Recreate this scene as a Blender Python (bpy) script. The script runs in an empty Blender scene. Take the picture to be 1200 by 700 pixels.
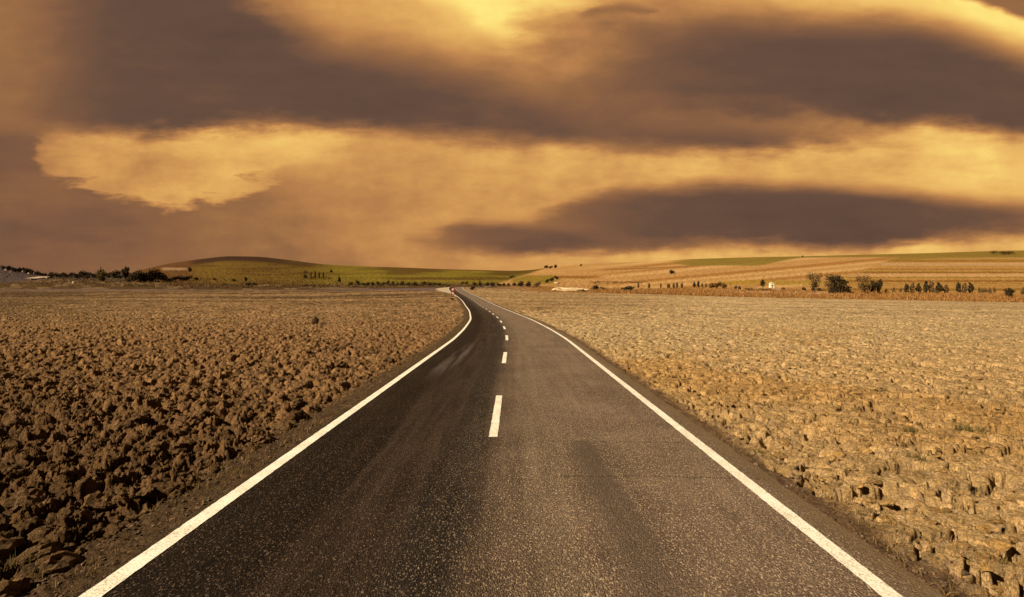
import bpy, math, random
import numpy as np
from mathutils import Vector

# ------------------------------------------------------------------ camera, light, exposure
scene = bpy.context.scene
COL = scene.collection
R = math.radians
EYE = 2.2            # camera height above the road, metres
HOR = 348.0          # eye level in the 1200 x 700 photograph
FOC = 600.0          # focal length in those pixels

cam_d = bpy.data.cameras.new('camera')
cam_d.sensor_width = 36.0
cam_d.lens = 18.0
cam_d.clip_start = 0.05
cam_d.clip_end = 200000.0
cam_d.shift_y = (350.0 - HOR) / 1200.0 * -1.0
cam = bpy.data.objects.new('camera', cam_d)
cam.location = (0, 0, EYE)
cam.rotation_euler = (R(90), 0, 0)
COL.objects.link(cam)
scene.camera = cam

SUN_EL = R(34)
SUN_DIR = Vector((-0.82, -0.50, 0.0)).normalized() * math.cos(SUN_EL)
SUN_DIR.z = math.sin(SUN_EL)
sun_d = bpy.data.lights.new('sun', 'SUN')
sun_d.energy = 5.0
sun_d.angle = R(0.6)
sun_d.color = (1.0, 0.79, 0.52)
sun = bpy.data.objects.new('sun', sun_d)
sun.rotation_euler = SUN_DIR.to_track_quat('Z', 'Y').to_euler()
sun.location = SUN_DIR * 50
COL.objects.link(sun)

vs = scene.view_settings
vs.view_transform = 'Standard'
vs.look = 'None'
vs.exposure = 0.85
vs.gamma = 1.0
vs.use_curve_mapping = False
scene.cycles.max_bounces = 4
scene.cycles.diffuse_bounces = 2
scene.cycles.glossy_bounces = 2
scene.cycles.transparent_max_bounces = 4


def lin(c):
    return tuple((v / 255 / 12.92) if v / 255 <= 0.04045 else ((v / 255 + 0.055) / 1.055) ** 2.4 for v in c)


# ------------------------------------------------------------------ node helper
class NT:
    def __init__(self, tree):
        self.t = tree
        self.n = tree.nodes
        self.l = tree.links

    def put(self, sock, v):
        if v is None:
            return
        if isinstance(v, bpy.types.NodeSocket):
            self.l.new(v, sock)
        elif isinstance(v, (tuple, list)) and len(v) == 3 and sock.type == 'RGBA':
            sock.default_value = (*v, 1)
        else:
            sock.default_value = v

    def node(self, typ, ins=None, **props):
        nd = self.n.new(typ)
        for k, v in props.items():
            setattr(nd, k, v)
        for k, v in (ins or {}).items():
            self.put(nd.inputs[k], v)
        return nd

    def m(self, op, a, b=None, c=None, clamp=False):
        nd = self.n.new('ShaderNodeMath')
        nd.operation = op
        nd.use_clamp = clamp
        for i, v in enumerate((a, b, c)):
            if v is not None:
                self.put(nd.inputs[i], v)
        return nd.outputs[0]

    def step(self, v, lo, hi, a=0.0, b=1.0):
        nd = self.node('ShaderNodeMapRange', {'Value': v, 'From Min': lo, 'From Max': hi, 'To Min': a, 'To Max': b},
                       interpolation_type='SMOOTHSTEP')
        return nd.outputs[0]

    def rng(self, v, lo, hi, a, b):
        nd = self.node('ShaderNodeMapRange', {'Value': v, 'From Min': lo, 'From Max': hi, 'To Min': a, 'To Max': b})
        return nd.outputs[0]

    def mixf(self, f, a, b):
        nd = self.n.new('ShaderNodeMix')
        nd.data_type = 'FLOAT'
        self.put(nd.inputs[0], f)
        self.put(nd.inputs[2], a)
        self.put(nd.inputs[3], b)
        return nd.outputs[0]

    def mixc(self, f, a, b, mode='MIX'):
        nd = self.n.new('ShaderNodeMix')
        nd.data_type = 'RGBA'
        nd.blend_type = mode
        self.put(nd.inputs[0], f)
        self.put(nd.inputs[6], a)
        self.put(nd.inputs[7], b)
        return nd.outputs[2]

    def noise(self, vec, scale, detail=4.0, rough=0.55, out=0):
        nd = self.node('ShaderNodeTexNoise', {'Vector': vec, 'Scale': scale, 'Detail': detail, 'Roughness': rough})
        return nd.outputs[out]

    def comb(self, x, y, z=0.0):
        return self.node('ShaderNodeCombineXYZ', {0: x, 1: y, 2: z}).outputs[0]

    def scalev(self, v, s):
        nd = self.node('ShaderNodeVectorMath', {0: v}, operation='MULTIPLY')
        nd.inputs[1].default_value = s
        return nd.outputs[0]

    def ramp(self, f, stops, interp='LINEAR'):
        nd = self.n.new('ShaderNodeValToRGB')
        cr = nd.color_ramp
        cr.interpolation = interp
        while len(cr.elements) < len(stops):
            cr.elements.new(0.5)
        for e, (p, c) in zip(cr.elements, stops):
            e.position = p
            e.color = (*c, 1) if len(c) == 3 else c
        self.put(nd.inputs[0], f)
        return nd.outputs[0]

    def curve(self, v01, pts):
        nd = self.n.new('ShaderNodeFloatCurve')
        cv = nd.mapping.curves[0]
        pts = sorted(pts)
        while len(cv.points) < len(pts):
            cv.points.new(0.5, 0.5)
        for p, q in zip(cv.points, pts):
            p.location = q
            p.handle_type = 'AUTO_CLAMPED'
        nd.mapping.update()
        self.put(nd.inputs['Value'], v01)
        return nd.outputs[0]


# ------------------------------------------------------------------ sky: clouds by direction
world = bpy.data.worlds.new('World')
scene.world = world
world.use_nodes = True
world.cycles.sampling_method = 'MANUAL'
world.cycles.sample_map_resolution = 512
wt = world.node_tree
wt.nodes.clear()
W = NT(wt)
gen = W.node('ShaderNodeTexCoord').outputs['Generated']
sep = W.node('ShaderNodeSeparateXYZ', {0: gen})
dy = W.m('MAXIMUM', W.m('ABSOLUTE', sep.outputs[1]), 0.16)
px = W.m('MULTIPLY_ADD', W.m('DIVIDE', sep.outputs[0], dy), FOC, 600.0)
py = W.m('MULTIPLY_ADD', W.m('DIVIDE', sep.outputs[2], dy), -FOC, HOR)
# streaky turbulence
nv = W.comb(W.m('MULTIPLY', px, 1 / 230.0), W.m('MULTIPLY', py, 1 / 70.0), 3.7)
n_big = W.m('SUBTRACT', W.noise(nv, 1.0, 3.0, 0.5), 0.5)
nv2 = W.comb(W.m('MULTIPLY', px, 1 / 75.0), W.m('MULTIPLY', py, 1 / 24.0), 9.1)
n_mid = W.m('SUBTRACT', W.noise(nv2, 1.0, 5.0, 0.6), 0.5)
nv3 = W.comb(W.m('MULTIPLY', px, 1 / 62.0), W.m('MULTIPLY', W.m('MULTIPLY_ADD', n_big, 30.0, py), 1 / 13.0), 1.3)
n_str = W.m('SUBTRACT', W.noise(nv3, 1.0, 5.0, 0.56), 0.5)
nv4 = W.comb(W.m('MULTIPLY', px, 1 / 90.0), W.m('MULTIPLY', py, 1 / 60.0), 5.5)
n_puf = W.m('SUBTRACT', W.noise(nv4, 1.0, 6.0, 0.62), 0.5)

XA, XB, YA, YB = -400.0, 1600.0, -400.0, 400.0
wx = W.m('MULTIPLY_ADD', n_mid, 70.0, W.m('MULTIPLY_ADD', n_big, 150.0, px))
xn = W.rng(wx, XA, XB, 0.0, 1.0)


def edge(pts):
    f = W.curve(xn, [((x - XA) / (XB - XA), (y - YA) / (YB - YA)) for x, y in pts])
    return W.m('MULTIPLY_ADD', f, YB - YA, YA)


def prof(pts):
    return W.curve(xn, [((x - XA) / (XB - XA), v) for x, v in pts])


def layer(s, top, bot, soft_t, soft_b, val, n_amp=10.0, s_amp=0.0, op=None):
    """One cloud: soft mask between two edge lines, in degrees of view, laid over what is behind it."""
    yy = W.m('MULTIPLY_ADD', n_mid, n_amp * 4.0, W.m('MULTIPLY_ADD', n_big, n_amp * 3.0, py))
    if s_amp:
        yy = W.m('MULTIPLY_ADD', n_str, s_amp * 2.6, W.m('MULTIPLY_ADD', n_puf, s_amp * 2.6, yy))
    mk = None
    if top is not None:
        mk = W.step(W.m('SUBTRACT', yy, edge(top)), -soft_t * 0.5, soft_t * 0.5)
    if bot is not None:
        mb = W.step(W.m('SUBTRACT', edge(bot), yy), -soft_b * 0.5, soft_b * 0.5)
        mk = mb if mk is None else W.m('MULTIPLY', mk, mb)
    if op is not None:
        mk = W.m('MULTIPLY', mk, prof(op))
    return W.mixf(mk, s, prof(val))


s = prof([(-400, .16), (0, .20), (150, .24), (300, .33), (420, .45), (560, .54), (700, .58), (900, .60), (1200, .64), (1600, .6)])
# slow darkening of the clear part upward on the left
s = W.m('ADD', s, W.m('MULTIPLY', n_big, 0.10))
# pale strip above the horizon on the right
s = layer(s, [(400, 300), (640, 292), (800, 288), (1000, 286), (1200, 280)], None, 18, 10,
          [(400, .48), (650, .62), (850, .69), (1000, .68), (1200, .71)], 4, 2, op=[(380, 0), (620, .7), (800, 1), (1600, 1)])
# wide amber sheet in the middle of the sky
s = layer(s, None,
          [(-400, 120), (150, 150), (220, 180), (320, 204), (420, 204), (520, 224), (600, 234), (700, 240), (950, 255), (1200, 262), (1600, 262)],
          40, 70,
          [(-400, .3), (100, .5), (200, .64), (300, .66), (400, .60), (470, .55), (600, .57), (720, .61), (900, .62), (1010, .66), (1110, .72), (1200, .67), (1600, .66)], 6, 4)
# ragged lit scrap on the left
s = layer(s, None,
          [(-400, 60), (-20, 120), (25, 164), (60, 204), (110, 220), (150, 240), (200, 248), (245, 240), (300, 216), (360, 186), (430, 160), (600, 120), (1600, 100)],
          40, 18,
          [(-400, .2), (0, .34), (25, .42), (70, .55), (150, .60), (230, .62), (300, .64), (420, .60), (1600, .6)], 9, 22,
          op=[(-400, 0), (0, .3), (40, .8), (110, 1), (250, 1), (380, .6), (500, 0), (1600, 0)])
# brighter upper rims of the lit cloud
s = layer(s, [(-400, 148), (200, 150), (330, 142), (480, 150), (560, 164), (800, 176), (960, 150), (1100, 142), (1600, 150)],
          [(-400, 172), (120, 172), (330, 184), (480, 180), (600, 196), (800, 200), (960, 196), (1100, 214), (1200, 226), (1600, 226)], 20, 36,
          [(-400, .5), (100, .55), (220, .70), (330, .78), (440, .68), (560, .61), (720, .66), (900, .67), (1040, .73), (1120, .82), (1200, .74), (1600, .7)], 6, 6,
          op=[(-400, 0), (60, 0), (200, .8), (380, .9), (480, .4), (600, .6), (900, .8), (1100, 1), (1600, 1)])
# fibres and soft billows in the lit cloud
lit = W.step(s, 0.42, 0.70)
s = W.m('ADD', s, W.m('MULTIPLY', n_str, W.m('MULTIPLY', lit, 0.20)))
s = W.m('ADD', s, W.m('MULTIPLY', n_puf, W.m('MULTIPLY', lit, 0.12)))
# sun-lit upper layer along the top
s = layer(s, None, [(-400, 70), (0, 80), (300, 95), (600, 125), (700, 130), (800, 100), (1000, 60), (1150, 95), (1600, 95)], 30, 70,
          [(-400, .3), (0, .34), (40, .36), (110, .22), (240, .18), (330, .46), (420, .60), (500, .66), (560, .74), (590, .76), (640, .66), (690, .58),
           (760, .48), (850, .50), (930, .55), (1000, .60), (1100, .66), (1160, .74), (1200, .72), (1600, .7)], 8, 0)
# brightest rims
s = layer(s, None, [(430, -80), (490, -4), (530, 12), (560, 24), (585, 42), (612, 26), (655, 8), (730, -20), (1600, -80)], 20, 40,
          [(0, .8), (500, .86), (580, .98), (640, .88), (1600, .8)], 6, 4)
s = layer(s, None, [(0, -80), (840, -50), (925, 6), (1000, 15), (1080, 18), (1130, 28), (1190, 46), (1240, 60), (1600, 64)], 20, 30,
          [(0, .7), (940, .72), (1080, .84), (1170, .95), (1250, .85), (1600, .85)], 6, 6)
# warm brown veil between the two big dark clouds
s = layer(s, [(-400, 60), (300, 58), (480, 62), (560, 66), (620, 50), (700, 26), (760, 18), (860, 34), (960, 48), (1100, 60), (1200, 84), (1600, 90)],
          [(-400, 150), (600, 150), (800, 140), (1600, 140)], 64, 30,
          [(-400, .26), (0, .30), (450, .32), (560, .36), (640, .42), (700, .40), (780, .28), (900, .2), (1100, .3), (1170, .42), (1600, .4)], 8, 3)
puf_on = W.step(s, 0.16, 0.42)
s = W.m('ADD', s, W.m('MULTIPLY', n_puf, W.m('MULTIPLY', puf_on, 0.30)))
# big dark cloud, left
s = layer(s, [(-400, 0), (-10, 10), (40, -40), (100, -60), (220, -60), (270, -20), (330, 30), (400, 58), (460, 68), (540, 90), (600, 108), (680, 122),
              (800, 128), (900, 140), (980, 150), (1040, 158), (1600, 158)],
          [(-400, 140), (0, 140), (60, 148), (150, 156), (230, 150), (320, 141), (420, 148), (520, 160), (600, 166), (700, 172), (800, 178), (900, 174),
           (970, 164), (1020, 155), (1080, 145), (1600, 140)], 88, 32,
          [(-400, .25), (0, .31), (40, .22), (100, .13), (200, .07), (420, .08), (600, .10), (900, .10), (1000, .2), (1600, .2)], 6, 4,
          op=[(-400, .4), (-20, .35), (60, .58), (150, .96), (520, .98), (600, .9), (700, .95), (1600, 1)])
# big dark cloud, right
s = layer(s, [(-400, 150), (560, 140), (660, 96), (720, 64), (800, 42), (870, 28), (960, 28), (1050, 28), (1100, 34), (1150, 50), (1200, 72), (1300, 90), (1600, 90)],
          [(-400, 130), (640, 126), (760, 120), (850, 124), (930, 122), (990, 132), (1080, 140), (1150, 150), (1200, 160), (1600, 165)], 62, 30,
          [(-400, .2), (640, .24), (760, .14), (900, .08), (1100, .07), (1200, .08), (1600, .1)], 6, 3,
          op=[(-400, 0), (620, 0), (700, .45), (790, .9), (860, 1), (1600, 1)])
# dark lens over the right horizon
s = layer(s, [(-400, 300), (540, 292), (600, 272), (650, 252), (700, 235), (760, 223), (850, 217), (950, 219), (1050, 226), (1120, 234), (1200, 240), (1600, 242)],
          [(-400, 280), (560, 280), (640, 284), (800, 290), (960, 289), (1050, 286), (1110, 280), (1200, 274), (1600, 272)], 30, 30,
          [(-400, .3), (600, .26), (700, .12), (850, .07), (1000, .08), (1150, .14), (1600, .16)], 4, 5,
          op=[(-400, 0), (560, .1), (660, .6), (780, .96), (1100, 1), (1200, .85), (1600, .8)])
# small lens left of it
s = layer(s, [(-400, 300), (430, 298), (480, 280), (520, 268), (570, 263), (640, 266), (720, 276), (800, 284), (1600, 300)],
          [(-400, 280), (430, 284), (520, 292), (600, 296), (700, 294), (800, 285), (1600, 280)], 18, 18,
          [(-400, .34), (480, .30), (560, .17), (640, .12), (700, .16), (1600, .3)], 3, 5,
          op=[(-400, 0), (420, .25), (490, .7), (580, .95), (680, .85), (1600, .6)])
# grey scraps at the top
s = layer(s, [(-400, 40), (660, 40), (690, 12), (725, 5), (755, 10), (790, 40), (1600, 40)],
          [(-400, -20), (660, -20), (690, 15), (725, 20), (755, 14), (790, -20), (1600, -20)], 12, 12,
          [(0, .24), (1600, .24)], 3, 3, op=[(0, .7), (1600, .7)])
s = layer(s, None, [(-400, -90), (1080, -60), (1130, -8), (1160, 5), (1200, 24), (1260, 50), (1600, 90)], 10, 14,
          [(0, .3), (1600, .3)], 4, 4)
# slow unevenness inside the dark clouds
dk = W.step(s, 0.40, 0.12)
s = W.m('ADD', s, W.m('MULTIPLY', W.m('ADD', W.m('MULTIPLY', n_big, 0.18), W.m('MULTIPLY', n_mid, 0.14)), dk))
# overhead, out of view: dark grey-brown cloud added to cut fill light
ov = W.step(py, -60.0, -420.0)
s = W.mixf(ov, s, W.m('MULTIPLY_ADD', n_big, 0.3, 0.10))
s = W.m('ADD', s, W.m('ADD', W.m('MULTIPLY', n_puf, 0.10), W.m('MULTIPLY', n_str, 0.05)))
behind = W.step(sep.outputs[1], 0.10, -0.35)
thick = W.m('MULTIPLY', W.m('SUBTRACT', 1.0, W.m('MULTIPLY', ov, 0.75)), W.m('SUBTRACT', 1.0, W.m('MULTIPLY', behind, 0.75)))  # unseen sky overhead and behind dimmed further, to deepen shadows on the ground
SKY = [(0.0, lin((90, 67, 56))), (.10, lin((101, 75, 61))), (.20, lin((126, 88, 64))), (.33, lin((152, 106, 68))), (.46, lin((183, 127, 76))),
       (.58, lin((208, 151, 85))), (.70, lin((229, 176, 97))), (.80, lin((240, 193, 107))), (.90, lin((250, 213, 116))), (1.0, lin((255, 232, 130)))]
skycol = W.ramp(s, SKY)
nishita = W.node('ShaderNodeTexSky', sky_type='NISHITA')
nishita.sun_disc = False
nishita.sun_elevation = SUN_EL
nishita.sun_rotation = math.atan2(SUN_DIR.x, SUN_DIR.y)
nishita.air_density = 2.0
nishita.dust_density = 6.0
thin = W.mixc(1.0, nishita.outputs[0], (0.030, 0.017, 0.008), 'MULTIPLY')
ten = W.mixc(1.0, skycol, W.m('MULTIPLY', thick, 10.0), 'MULTIPLY')
allc = W.mixc(1.0, ten, thin, 'ADD')
bg = W.node('ShaderNodeBackground', {'Color': allc, 'Strength': 0.0555})
wo = W.node('ShaderNodeOutputWorld')
wt.links.new(bg.outputs[0], wo.inputs[0])

# ------------------------------------------------------------------ numeric noise
def hash2(ix, iy, seed):
    h = (ix.astype(np.int64) * 374761393 + iy.astype(np.int64) * 668265263 + seed * 974634777) & 0xFFFFFFFF
    h = ((h ^ (h >> 13)) * 1274126177) & 0xFFFFFFFF
    h = ((h ^ (h >> 16)) * 2246822519) & 0xFFFFFFFF
    h = h ^ (h >> 15)
    return (h & 0xFFFFFF).astype(np.float32) / np.float32(0xFFFFFF)


def vnoise(x, y, seed=0):
    ix, iy = np.floor(x), np.floor(y)
    fx, fy = (x - ix).astype(np.float32), (y - iy).astype(np.float32)
    fx = fx * fx * (3 - 2 * fx)
    fy = fy * fy * (3 - 2 * fy)
    a = hash2(ix, iy, seed)
    b = hash2(ix + 1, iy, seed)
    c = hash2(ix, iy + 1, seed)
    d = hash2(ix + 1, iy + 1, seed)
    return (a + (b - a) * fx) * (1 - fy) + (c + (d - c) * fx) * fy


def fbm(x, y, seed=0, octv=4, gain=0.5):
    t, a, n = 0.0, 1.0, 0.0
    for k in range(octv):
        t = t + a * vnoise(x * 2 ** k + 17.3 * k, y * 2 ** k - 9.1 * k, seed + k)
        n += a
        a *= gain
    return t / n


def worley(x, y, seed=0):
    """nearest and second nearest feature distance, random value and offset of the nearest cell"""
    ix, iy = np.floor(x), np.floor(y)
    f1 = np.full(x.shape, 9.0, np.float32)
    f2 = np.full(x.shape, 9.0, np.float32)
    rv = np.zeros(x.shape, np.float32)
    ox = np.zeros(x.shape, np.float32)
    oy = np.zeros(x.shape, np.float32)
    for i in (-1, 0, 1):
        for j in (-1, 0, 1):
            cx, cy = ix + i, iy + j
            dx = (cx + 0.1 + 0.8 * hash2(cx, cy, seed) - x).astype(np.float32)
            dyv = (cy + 0.1 + 0.8 * hash2(cx, cy, seed + 101) - y).astype(np.float32)
            d = np.sqrt(dx * dx + dyv * dyv)
            near = d < f1
            f2 = np.where(near, f1, np.minimum(f2, d))
            rv = np.where(near, hash2(cx, cy, seed + 202), rv)
            ox = np.where(near, dx, ox)
            oy = np.where(near, dyv, oy)
            f1 = np.where(near, d, f1)
    return f1, f2, rv, ox, oy


def sstep(v, a, b):
    t = np.clip((v - a) / (b - a), 0, 1)
    return t * t * (3 - 2 * t)


def pchip(xs, ys):
    xs, ys = np.asarray(xs, float), np.asarray(ys, float)
    h = np.diff(xs)
    d = np.diff(ys) / h
    m = np.zeros(len(xs))
    for i in range(1, len(xs) - 1):
        if d[i - 1] * d[i] > 0:
            w1, w2 = 2 * h[i] + h[i - 1], h[i] + 2 * h[i - 1]
            m[i] = (w1 + w2) / (w1 / d[i - 1] + w2 / d[i])
    m[0], m[-1] = d[0], d[-1]

    def f(x):
        x = np.clip(np.asarray(x, float), xs[0], xs[-1])
        i = np.clip(np.searchsorted(xs, x) - 1, 0, len(xs) - 2)
        t = (x - xs[i]) / h[i]
        return ((2 * t ** 3 - 3 * t ** 2 + 1) * ys[i] + (t ** 3 - 2 * t ** 2 + t) * h[i] * m[i]
                + (-2 * t ** 3 + 3 * t ** 2) * ys[i + 1] + (t ** 3 - t ** 2) * h[i] * m[i + 1])
    return f


# ------------------------------------------------------------------ lie of the land
# columns are bearings; heights are what a level at eye height reads there
f_ye = pchip([-300, 0, 150, 300, 450, 540, 650, 760, 850, 1000, 1180, 1300], [339, 339, 339, 340, 338, 336.6, 342.5, 345, 348, 351, 354.5, 356.5])
f_De = pchip([-300, 0, 300, 540, 650, 760, 1000, 1300], [255, 255, 240, 222, 215, 205, 195, 180])
f_yf = pchip([-300, 0, 60, 150, 300, 450, 540, 620, 700, 800, 900, 1000, 1200, 1300], [331, 331, 327.5, 330.5, 333.5, 334.2, 334.2, 335, 339, 339.5, 339.5, 342, 345.5, 346.5])
f_Df = pchip([-300, 0, 300, 540, 650, 760, 1000, 1300], [340, 340, 330, 320, 290, 275, 250, 235])
f_yr = pchip([-300, -100, 0, 10, 20, 45, 58, 100, 150, 165, 200, 240, 270, 300, 340, 380, 420, 480, 520, 560, 600, 622, 640, 660, 700, 760, 800, 860,
              940, 1000, 1080, 1160, 1200, 1300, 1500],
             [300, 305, 311, 313, 314.5, 320.5, 323.8, 323.8, 320.5, 316.5, 309, 303.3, 300.6, 301, 305, 310, 312, 314, 315.6, 316.6, 317.4, 316.5, 314, 311.8, 308.8,
              307, 304.3, 302.2, 300.5, 299, 297, 294.5, 293.5, 291, 288])
f_Dr = pchip([-300, 0, 120, 270, 600, 700, 1300], [620, 620, 760, 900, 980, 1000, 1050])


def land_y(px_, D):
    """level reading of the bare ground for bearing px_ and depth D (arrays)"""
    px_ = np.clip(px_, -60, 1260)
    ye, De, yf, Df, yr, Dr = f_ye(px_), f_De(px_), f_yf(px_), f_Df(px_), f_yr(px_), f_Dr(px_)
    ze = EYE + (HOR - ye) * De / FOC
    z = ze * np.clip((D - 45) / (De - 45), 0, None) ** 2
    t1 = np.clip((D - De) / (Df - De), 0, 1)
    y1 = ye + (yf - ye) * t1
    t2 = np.clip(np.log(np.maximum(D, 1) / Df) / np.log(Dr / Df), 0, 1)
    y2 = yf + (yr - yf) * np.sin(t2 * math.pi / 2) ** 1.15
    zfar = EYE + (HOR - np.where(D < Df, y1, y2)) * D / FOC
    zridge = EYE + (HOR - yr) * Dr / FOC
    over = np.clip(D - Dr, 0, None)
    zfar = np.where(D > Dr, zridge - 60 * (1 - np.exp(-(over / 350.0) ** 2)), zfar)
    z = np.where(D < De, z, zfar)
    # small hollow just past the crest of the road
    z = z - 1.5 * np.exp(-((D - 268) / 22.0) ** 2) * np.exp(-((px_ - 552) / 34.0) ** 2)
    return z


def land(X, Y):
    Y = np.asarray(Y, float)
    X = np.asarray(X, float)
    D = np.maximum(Y, 1.2)
    return land_y(600 + FOC * X / D, D)


f_xc = pchip([-60, 0, 15, 25, 32, 40, 48.9, 60, 75, 98, 123, 150, 178, 200, 216, 232, 250, 275, 310],
             [-.16, -.155, -.12, -.10, -.25, -.58, -1.05, -1.95, -3.35, -6.0, -9.0, -13.0, -17.9, -21.6, -23.7, -24.4, -23.4, -19.5, -11])
HALF = 2.93          # centre of road to centre of an edge line
ASP_L, ASP_R = HALF + 0.16, HALF + 0.40


def spot(x, y):
    """where the ground under photo point (x, y) lies, beyond the ploughed field or on it"""
    Ds = np.concatenate([np.linspace(4, 60, 400), np.linspace(60.5, 1040, 3000)])
    ys = HOR - (land_y(np.full_like(Ds, x), Ds) - EYE) / Ds * FOC
    best = np.minimum.accumulate(ys)
    ok = np.where(best <= y)[0]
    D = Ds[ok[0]] if len(ok) else float(f_Dr(x)) * 0.985
    D = min(D, float(f_Dr(x)) * 0.985)
    X = (x - 600) / FOC * D
    return X, D, float(land(np.array([X]), np.array([D]))[0])


# ------------------------------------------------------------------ mesh helpers
def mesh_np(name, V, F, mat=None, smooth=True, parent=None, col=None, uv=None):
    V = np.ascontiguousarray(V, np.float32)
    F = np.ascontiguousarray(F, np.int32)
    me = bpy.data.meshes.new(name)
    k = F.shape[1]
    me.vertices.add(len(V))
    me.vertices.foreach_set('co', V.ravel())
    me.loops.add(F.size)
    me.loops.foreach_set('vertex_index', F.ravel())
    me.polygons.add(len(F))
    me.polygons.foreach_set('loop_start', np.arange(0, F.size, k, dtype=np.int32))
    me.polygons.foreach_set('use_smooth', np.full(len(F), smooth, dtype=bool))
    if uv is not None:
        ul = me.uv_layers.new(name='road')
        ul.data.foreach_set('uv', np.ascontiguousarray(uv[F.ravel()], np.float32).ravel())
    if col is not None:
        ca = me.color_attributes.new('soil', 'FLOAT_COLOR', 'POINT')
        c4 = np.ones((len(V), 4), np.float32)
        c4[:, :3] = col
        ca.data.foreach_set('color', c4.ravel())
    me.update(calc_edges=True)
    me.validate()
    if mat:
        me.materials.append(mat)
    o = bpy.data.objects.new(name, me)
    COL.objects.link(o)
    if parent:
        o.parent = parent
    return o


def grid_faces(nr, nc):
    a = (np.arange(nr - 1)[:, None] * nc + np.arange(nc - 1)[None, :]).ravel()
    return np.stack([a, a + 1, a + nc + 1, a + nc], 1)


def mat_new(name):
    m = bpy.data.materials.new(name)
    m.use_nodes = True
    m.node_tree.nodes.clear()
    T = NT(m.node_tree)
    bsdf = T.node('ShaderNodeBsdfPrincipled')
    out = T.node('ShaderNodeOutputMaterial')
    T.l.new(bsdf.outputs[0], out.inputs[0])
    bsdf.inputs['Roughness'].default_value = 0.95
    bsdf.inputs['Specular IOR Level'].default_value = 0.15
    return m, T, bsdf


def setp(o, label=None, cat=None, group=None, kind=None):
    for k, v in (('label', label), ('category', cat), ('group', group), ('kind', kind)):
        if v:
            o[k] = v
    return o


# ------------------------------------------------------------------ GROUND
# LIGHT: rough sum of sun and sky on open ground, used to turn photo tones into base colours
KL = np.array([1.68, 1.30, 0.80])


def alb(*c):
    return np.clip(np.array(lin(c)) / KL, 0.002, 0.75)


u_in = np.arange(-1.08, 1.0801, 0.0022)
u_out = list(np.arange(1.084, 1.62, 0.005))
st = 0.006
while u_out[-1] < 20:
    u_out.append(u_out[-1] + st)
    st *= 1.16
u_out = np.array(u_out)
U = np.concatenate([-u_out[::-1], u_in, u_out])
rows = [-60, -40, -25, -15, -9, -5, -2, 0.0, 1.0]
y_ = 1.6
while y_ < 60:
    rows.append(y_)
    y_ *= 1.0027 if y_ > 2.8 else 1.012
while y_ < 262:
    rows.append(y_)
    y_ *= 1.0042
while y_ < 1150:
    rows.append(y_)
    y_ *= 1.0085
while y_ < 2600:
    rows.append(y_)
    y_ *= 1.10
rows = np.array(rows)
nr, nc = len(rows), len(U)
Yg = np.repeat(rows[:, None], nc, 1)
Xg = U[None, :] * np.maximum(Yg, 1.2)
PX = 600 + FOC * U[None, :] + 0 * Yg
Zb = land(Xg, Yg)
De_g = f_De(np.clip(PX, -60, 1260))
Df_g = f_Df(np.clip(PX, -60, 1260))
lat = Xg - f_xc(Yg)                                   # distance from the road's centre line
on_road_len = sstep(Yg, 300, 262)
OUT_L = ASP_L + 0.62 + 0.22 * (vnoise(Yg * 0.6, Yg * 0 + 1.5, 5) - 0.4) + 0.12 * (vnoise(Yg * 3.1, Yg * 0 + 3.5, 6) - 0.5)
OUT_R = ASP_R + 0.26 + 0.16 * (vnoise(Yg * 0.7, Yg * 0 + 7.5, 8) - 0.4) + 0.10 * (vnoise(Yg * 3.3, Yg * 0 + 2.5, 9) - 0.5)
side_out = np.where(lat < 0, -lat - OUT_L, lat - OUT_R)   # > 0 : in the field
in_field = sstep(side_out + 0.25 * (fbm(Xg * 4, Yg * 4, 17, 3) - 0.5), -0.12, 0.26)
shoulder = 1 - in_field
is_left = lat < 0

near = (Yg > 0.8) & (Yg < 275) & (np.abs(U)[None, :] < 1.7)
relief = np.zeros_like(Zb, dtype=np.float32)
tone = np.ones_like(Zb, dtype=np.float32)
shx = np.zeros_like(relief)
shy = np.zeros_like(relief)
idx = np.where(near.ravel())[0]
x, y = Xg.ravel()[idx], Yg.ravel()[idx]
lt = is_left.ravel()[idx]
wxx = x + 0.10 * (fbm(x * 2.3, y * 2.3, 31, 3) - 0.5) * 2
wyy = y + 0.10 * (fbm(x * 2.3 + 40, y * 2.3, 37, 3) - 0.5) * 2
# --- left: coarse turned clods
iL = np.where(lt)[0]
xl, yl, wl, ml = x[iL], y[iL], wxx[iL], wyy[iL]
f1, f2, rv, ox, oy = worley(wl / 0.28, ml / 0.28, 11)
patch = fbm(xl * 0.35, yl * 0.35, 61, 3)
hb = np.clip(1 - (f1 / 0.72) ** 2, 0, 1) ** 0.55 * (0.25 + 0.75 * rv ** 1.3) * 0.25
hb += np.clip(f2 - f1, 0, .35) * 0.05
g1, g2, gv, _, _ = worley(wl / 0.125 + 3.3, ml / 0.125, 12)
hb += np.clip(1 - (g1 / 0.7) ** 2, 0, 1) ** 0.6 * (0.2 + 0.8 * gv) * 0.10
k1, k2, kv, _, _ = worley(xl / 0.075, yl / 0.075, 13)
hb += np.clip(1 - (k1 / 0.7) ** 2, 0, 1) ** 0.7 * (0.1 + 0.9 * kv ** 1.5) * 0.060
q1, q2, qv, _, _ = worley(xl / 0.038, yl / 0.038, 16)
hb += np.clip(1 - (q1 / 0.7) ** 2, 0, 1) ** 0.7 * (0.1 + 0.9 * qv ** 1.5) * 0.030 * sstep(yl, 30, 8)
hb *= 0.45 + 1.0 * patch
hb += (fbm(xl * 9, yl * 9, 51, 5, 0.68) - 0.5) * 0.17
rdg = 1 - np.abs(2 * fbm(xl * 17, yl * 17, 55, 3, 0.6) - 1)
hb += (rdg - 0.8) * 0.09
p1, p2, pv, _, _ = worley(xl / 0.6 + 2.2, yl / 0.6, 14)
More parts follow.
